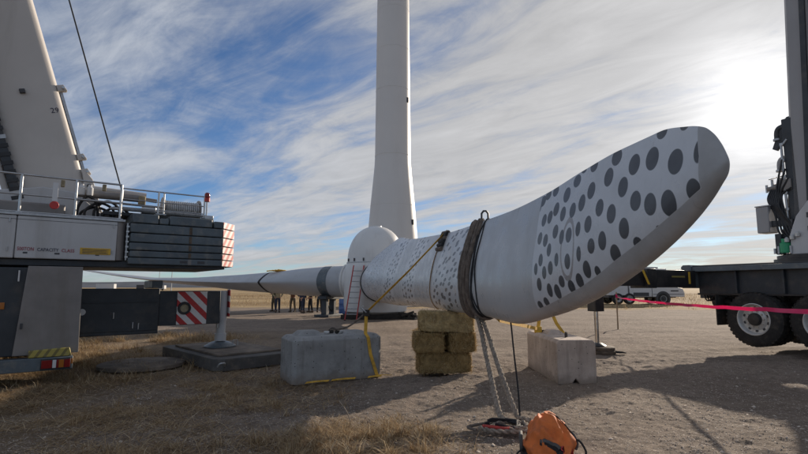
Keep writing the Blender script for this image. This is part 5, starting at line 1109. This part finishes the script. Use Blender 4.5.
for k in range(81):
    f = k/80; p = a.lerp(b_, f); p.z -= 0.13*4*f*(1-f)*0.55; tw_ = 0.25*math.sin(f*23)+0.15*math.sin(f*51+1) + (1.45*math.exp(-((f-0.05)/0.05)**2))
    rip = 0.010*math.sin(f*61)+0.006*math.sin(f*113); h_ = 0.031
    v = Vector((math.cos(0.3)*math.sin(tw_), -0.2*math.sin(tw_), math.cos(tw_)))*h_
    rings.append([p-v+Vector((rip,0,rip*.4)), p+v+Vector((-rip*.5,0,rip*.4)), p+v+Vector((-rip*.5+.0008,0.0008,rip*.4)), p-v+Vector((rip+.0008,0.0008,rip*.4))])
o = build('barrier_tape', MB().rings(rings), tpm); tag(o, 'bright pink barrier tape strung in front of the truck wheels', 'barrier tape')
def stake(p, h, lab):
    o = thing('wooden_stake', lab, 'stake', (p.x, p.y, 0)); build('stake_shaft', MB().rings([[(-.02,-.02,-.1),(.02,-.02,-.1),(.02,.02,-.1),(-.02,.02,-.1)],[(-.02,-.02,h),(.02,-.02,h),(.02,.02,h),(-.02,.02,h)],[(-.006,-.006,h+.03),(.006,-.006,h+.03),(.006,.006,h+.03),(-.006,.006,h+.03)]]), M['stake_wood'], o)
    build('tape_knot', MB().lathe([(0.024,h-0.20),(0.036,h-0.17),(0.034,h-0.09),(0.024,h-0.06)], n=10, cap=False), tpm, o)
stake(a, 1.40, 'wooden stake holding the far end of the pink barrier tape'); stake(b_, 1.45, 'wooden stake holding the near end of the pink barrier tape')

# ------------------------------------------------------------------ dry sticks in the foreground
for i, (p, q, lab) in enumerate((((-0.62,6.05,0),(-0.78,6.12,0.26),'single pale dry stalk standing up in the grass before the grey block'),)):
    o = build('dry_stalk', MB().tube(bez([p, Vector(p).lerp(Vector(q),.5)+Vector((.02,0,0.01)), q], 5), [0.006]*10+[0.003], 6), M['rope_light']); tag(o, lab, 'dry stalk')

# ------------------------------------------------------------------ people behind the left blade
def skin_mesh(name, verts, edges, radii, mat, parent, root=0, levels=2):
    me = bpy.data.meshes.new(name); bm = bmesh.new(); lay = bm.verts.layers.skin.verify()
    bv = [bm.verts.new(v) for v in verts]
    for i_, j_ in edges: bm.edges.new((bv[i_], bv[j_]))
    for i_, (v, r) in enumerate(zip(bv, radii)): v[lay].radius = r if isinstance(r, tuple) else (r, r); v[lay].use_root = (i_ == root)
    bm.to_mesh(me); bm.free(); tmp = bpy.data.objects.new(name+'_tmp', me); COL.objects.link(tmp)
    tmp.modifiers.new('skin', 'SKIN').use_smooth_shade = True; s = tmp.modifiers.new('sub', 'SUBSURF'); s.levels = levels; s.render_levels = levels
    dg = bpy.context.evaluated_depsgraph_get(); m2 = bpy.data.meshes.new_from_object(tmp.evaluated_get(dg)); bpy.data.objects.remove(tmp); bpy.data.meshes.remove(me)
    m2.name = name; m2.materials.clear(); m2.polygons.foreach_set('use_smooth', [True]*len(m2.polygons))
    return link_mesh(name, m2, mat, parent)
def person(label, loc, rz, top, legs, stance=0.13, step=0.05, arms='down', hard_hat=True, h=1.76):
    o = thing('person', label, 'person', loc, rz, 'people standing behind the left blade'); k = h/1.76
    V = []; E = []; Rr = []
    def add(p, r, par=None):
        V.append(tuple(c*k for c in p)); Rr.append(r*k if not isinstance(r, tuple) else tuple(q*k for q in r))
        if par is not None: E.append((par, len(V)-1))
        return len(V)-1
    pel = add((0,0,0.95), (0.14,0.105)); bel = add((0,0,1.08), (0.135,0.10), pel); che = add((0,0.0,1.28), (0.155,0.11), bel); sho = add((0,0,1.42), (0.12,0.085), che)
    nk = add((0,-0.005,1.50), 0.052, sho); jaw = add((0,-0.02,1.57), (0.062,0.075), nk); hd = add((0,-0.008,1.66), (0.078,0.095), jaw); add((0,0.0,1.735), (0.060,0.07), hd)
    arm = {}; leg = {}
    for s in (-1, 1):
        a = add((s*0.185,0,1.42), 0.058, sho)
        if arms == 'crossed' : e_, w_p = (s*0.26,-0.06,1.17), (s*-0.02,-0.20,1.19)
        elif arms == 'pockets': e_, w_p = (s*0.30,0.08,1.17), (s*0.19,-0.07,0.98)
        else: e_, w_p = (s*0.24,0.03,1.15), (s*0.25,-0.05,0.91)
        e = add(e_, 0.044, a); w_ = add(w_p, 0.030, e); arm[s] = [(s*0.185,0,1.42), e_, w_p]
        d = (Vector(w_p)-Vector(e_)).normalized(); side = Vector((0,-1,0)) if abs(d.y) < .7 else Vector((0,0,1)); side = (side-d*side.dot(d)).normalized(); ps = d.cross(side)
        pm = add(tuple(Vector(w_p)+d*0.06), (0.038,0.020), w_)
        for j in range(4):
            b0_ = Vector(w_p)+d*0.095+side*(0.027-0.018*j); f1_ = add(tuple(b0_), 0.0095, pm); ln_ = (0.040,0.046,0.042,0.032)[j]
            f2_ = add(tuple(b0_+d*ln_+ps*s*-0.008), 0.0085, f1_); add(tuple(b0_+d*ln_*1.75+ps*s*-0.028), 0.007, f2_)
        th_ = add(tuple(Vector(w_p)+d*0.045+side*0.042), 0.011, pm); add(tuple(Vector(w_p)+d*0.085+side*0.062), 0.009, th_)
        hp = add((s*0.09,0,0.90), 0.088, pel); sy = step*s
        kn = add((s*stance*0.95,-0.015+sy*0.6,0.50), 0.058, hp); an = add((s*stance*1.1,0.02+sy,0.09), 0.040, kn); add((s*stance*1.2,-0.13+sy,0.035), 0.036, an)
        leg[s] = [(s*0.09,0,0.90), (s*stance*0.95,-0.015+sy*0.6,0.50), (s*stance*1.1,0.02+sy,0.09)]
    body = skin_mesh('body', V, E, Rr, M['skin'], o)
    # face
    fc_ = build('face', MB().rings([[(-0.012*k,-0.095*k,1.665*k),(0.012*k,-0.095*k,1.665*k),(0.017*k,-0.10*k,1.615*k),(-0.017*k,-0.10*k,1.615*k)],[(-0.006*k,-0.105*k,1.66*k),(0.006*k,-0.105*k,1.66*k),(0.008*k,-0.128*k,1.62*k),(-0.008*k,-0.128*k,1.62*k)]]), M['skin'], body, 0.004)
    for s in (-1, 1):
        build('eye', MB().lathe([(0.001,-0.004),(0.011,0),(0.001,0.004)], (s*0.031*k,-0.090*k,1.665*k), 10, 'y', cap=False), M['hair'], body)
        build('ear', MB().lathe([(0.001,-0.008),(0.026,0),(0.001,0.008)], (s*0.082*k,0.0,1.645*k), 12, 'x', cap=False), M['skin'], body)
    build('mouth', MB().box(-0.022*k,0.022*k,-0.098*k,-0.088*k,1.578*k,1.586*k), M['rust_cloth'], body, 0.003)
    dome_ = [(0.100*math.cos(R_(q))*k, (1.665+0.115*math.sin(R_(q)))*k) for q in range(0, 91, 15)]
    build('hair', MB().lathe([(0.088*k,1.60*k)]+[(r*0.92, z-0.01*k) for r, z in dome_], (0,0.012*k,0), 20, cap=False), M['hair'], o)
    if hard_hat:
        ht = build('hard_hat', MB().lathe([(0.125*k,1.685*k),(0.128*k,1.692*k),(0.112*k,1.70*k)]+[(r*1.10, z*1.0+0.028*k) for r, z in dome_[1:]], (0,0.0,0), 24, cap=False), M['helmet'], o)
        build('hat_peak', MB().prism([(-0.09*k,-0.09*k),(0.09*k,-0.09*k),(0.05*k,-0.17*k),(-0.05*k,-0.17*k)], 1.684*k, 1.694*k, 'xy'), M['helmet'], ht)
    # jacket, trousers, boots
    def grown(name, chains, mat, lvl=2):
        v = []; e = []; r = []
        for ch in chains:
            pr_ = None
            for (p, rad, ref) in ch:
                if ref is not None: pr_ = ref; continue
                v.append(tuple(c*k for c in p)); r.append(tuple(q*k for q in rad) if isinstance(rad, tuple) else rad*k)
                if pr_ is not None: e.append((pr_, len(v)-1))
                pr_ = len(v)-1
        return skin_mesh(name, v, e, r, mat, o, 0, lvl)
    ch = [[((0,0,0.86),(0.165,0.125),None),((0,0,1.02),(0.168,0.128),None),((0,0,1.28),(0.178,0.135),None),((0,0,1.43),(0.140,0.105),None),((0,0,1.50),(0.066,0.066),None)]]
    for s in (-1, 1): ch.append([(None,None,3),(arm[s][0],0.078,None),(arm[s][1],0.062,None),(tuple(Vector(arm[s][1]).lerp(Vector(arm[s][2]),0.92)),0.050,None)])
    grown('jacket', ch, M[top])
    ch = [[((0,0,0.99),(0.155,0.12),None),((0,0,0.92),(0.155,0.12),None)]]
    for s in (-1, 1): ch.append([(None,None,1),(leg[s][0],0.105,None),(tuple(Vector(leg[s][0]).lerp(Vector(leg[s][1]),.5)),0.092,None),(leg[s][1],0.075,None),(tuple(Vector(leg[s][1]).lerp(Vector(leg[s][2]),.95)),0.064,None)])
    grown('trousers', ch, M[legs])
    for s in (-1, 1):
        x0, y0 = leg[s][2][0]*k, leg[s][2][1]*k
        build('boot', MB().rings([[(x0-.05,y0-.21,0),(x0+.05,y0-.21,0),(x0+.05,y0+.07,0),(x0-.05,y0+.07,0)],[(x0-.05,y0-.20,.055),(x0+.05,y0-.20,.055),(x0+.055,y0+.075,.07),(x0-.055,y0+.075,.07)],[(x0-.052,y0-.06,.11),(x0+.052,y0-.06,.11),(x0+.056,y0+.07,.13),(x0-.056,y0+.07,.13)]]), M['boot'], o, 0.018, 3)
    return o
person('person in tan jacket and dark trousers, leftmost behind the left blade', (-8.25, 32.6, 0), R_(20), 'tan_cloth', 'denim', 0.11, 0.04, 'pockets')
person('person in rust brown jacket and khaki trousers behind the left blade', (-7.35, 33.0, 0), R_(-15), 'rust_cloth', 'khaki_cloth', 0.14, 0.03, 'crossed')
person('person in navy jacket and dark blue jeans standing close to another behind the blade', (-6.48, 32.0, 0), R_(60), 'navy_cloth', 'denim', 0.12, 0.05, 'down')
person('person in black jacket and black trousers standing third from the dark blade stand', (-6.05, 32.3, 0), R_(-70), 'black_cloth', 'black_cloth', 0.14, 0.08, 'pockets')
person('person in green jacket and dark trousers nearest the dark blade stand', (-5.55, 32.8, 0), R_(10), 'green_cloth', 'black_cloth', 0.12, 0.03, 'down')
person('person in grey green jacket and khaki trousers standing at the left end of the group', (-8.75, 33.6, 0), R_(-40), 'green_cloth', 'khaki_cloth', 0.12, 0.05, 'crossed')
person('person in dark navy jacket and black trousers standing behind the two close together', (-6.95, 33.9, 0), R_(30), 'navy_cloth', 'black_cloth', 0.12, 0.04, 'pockets')
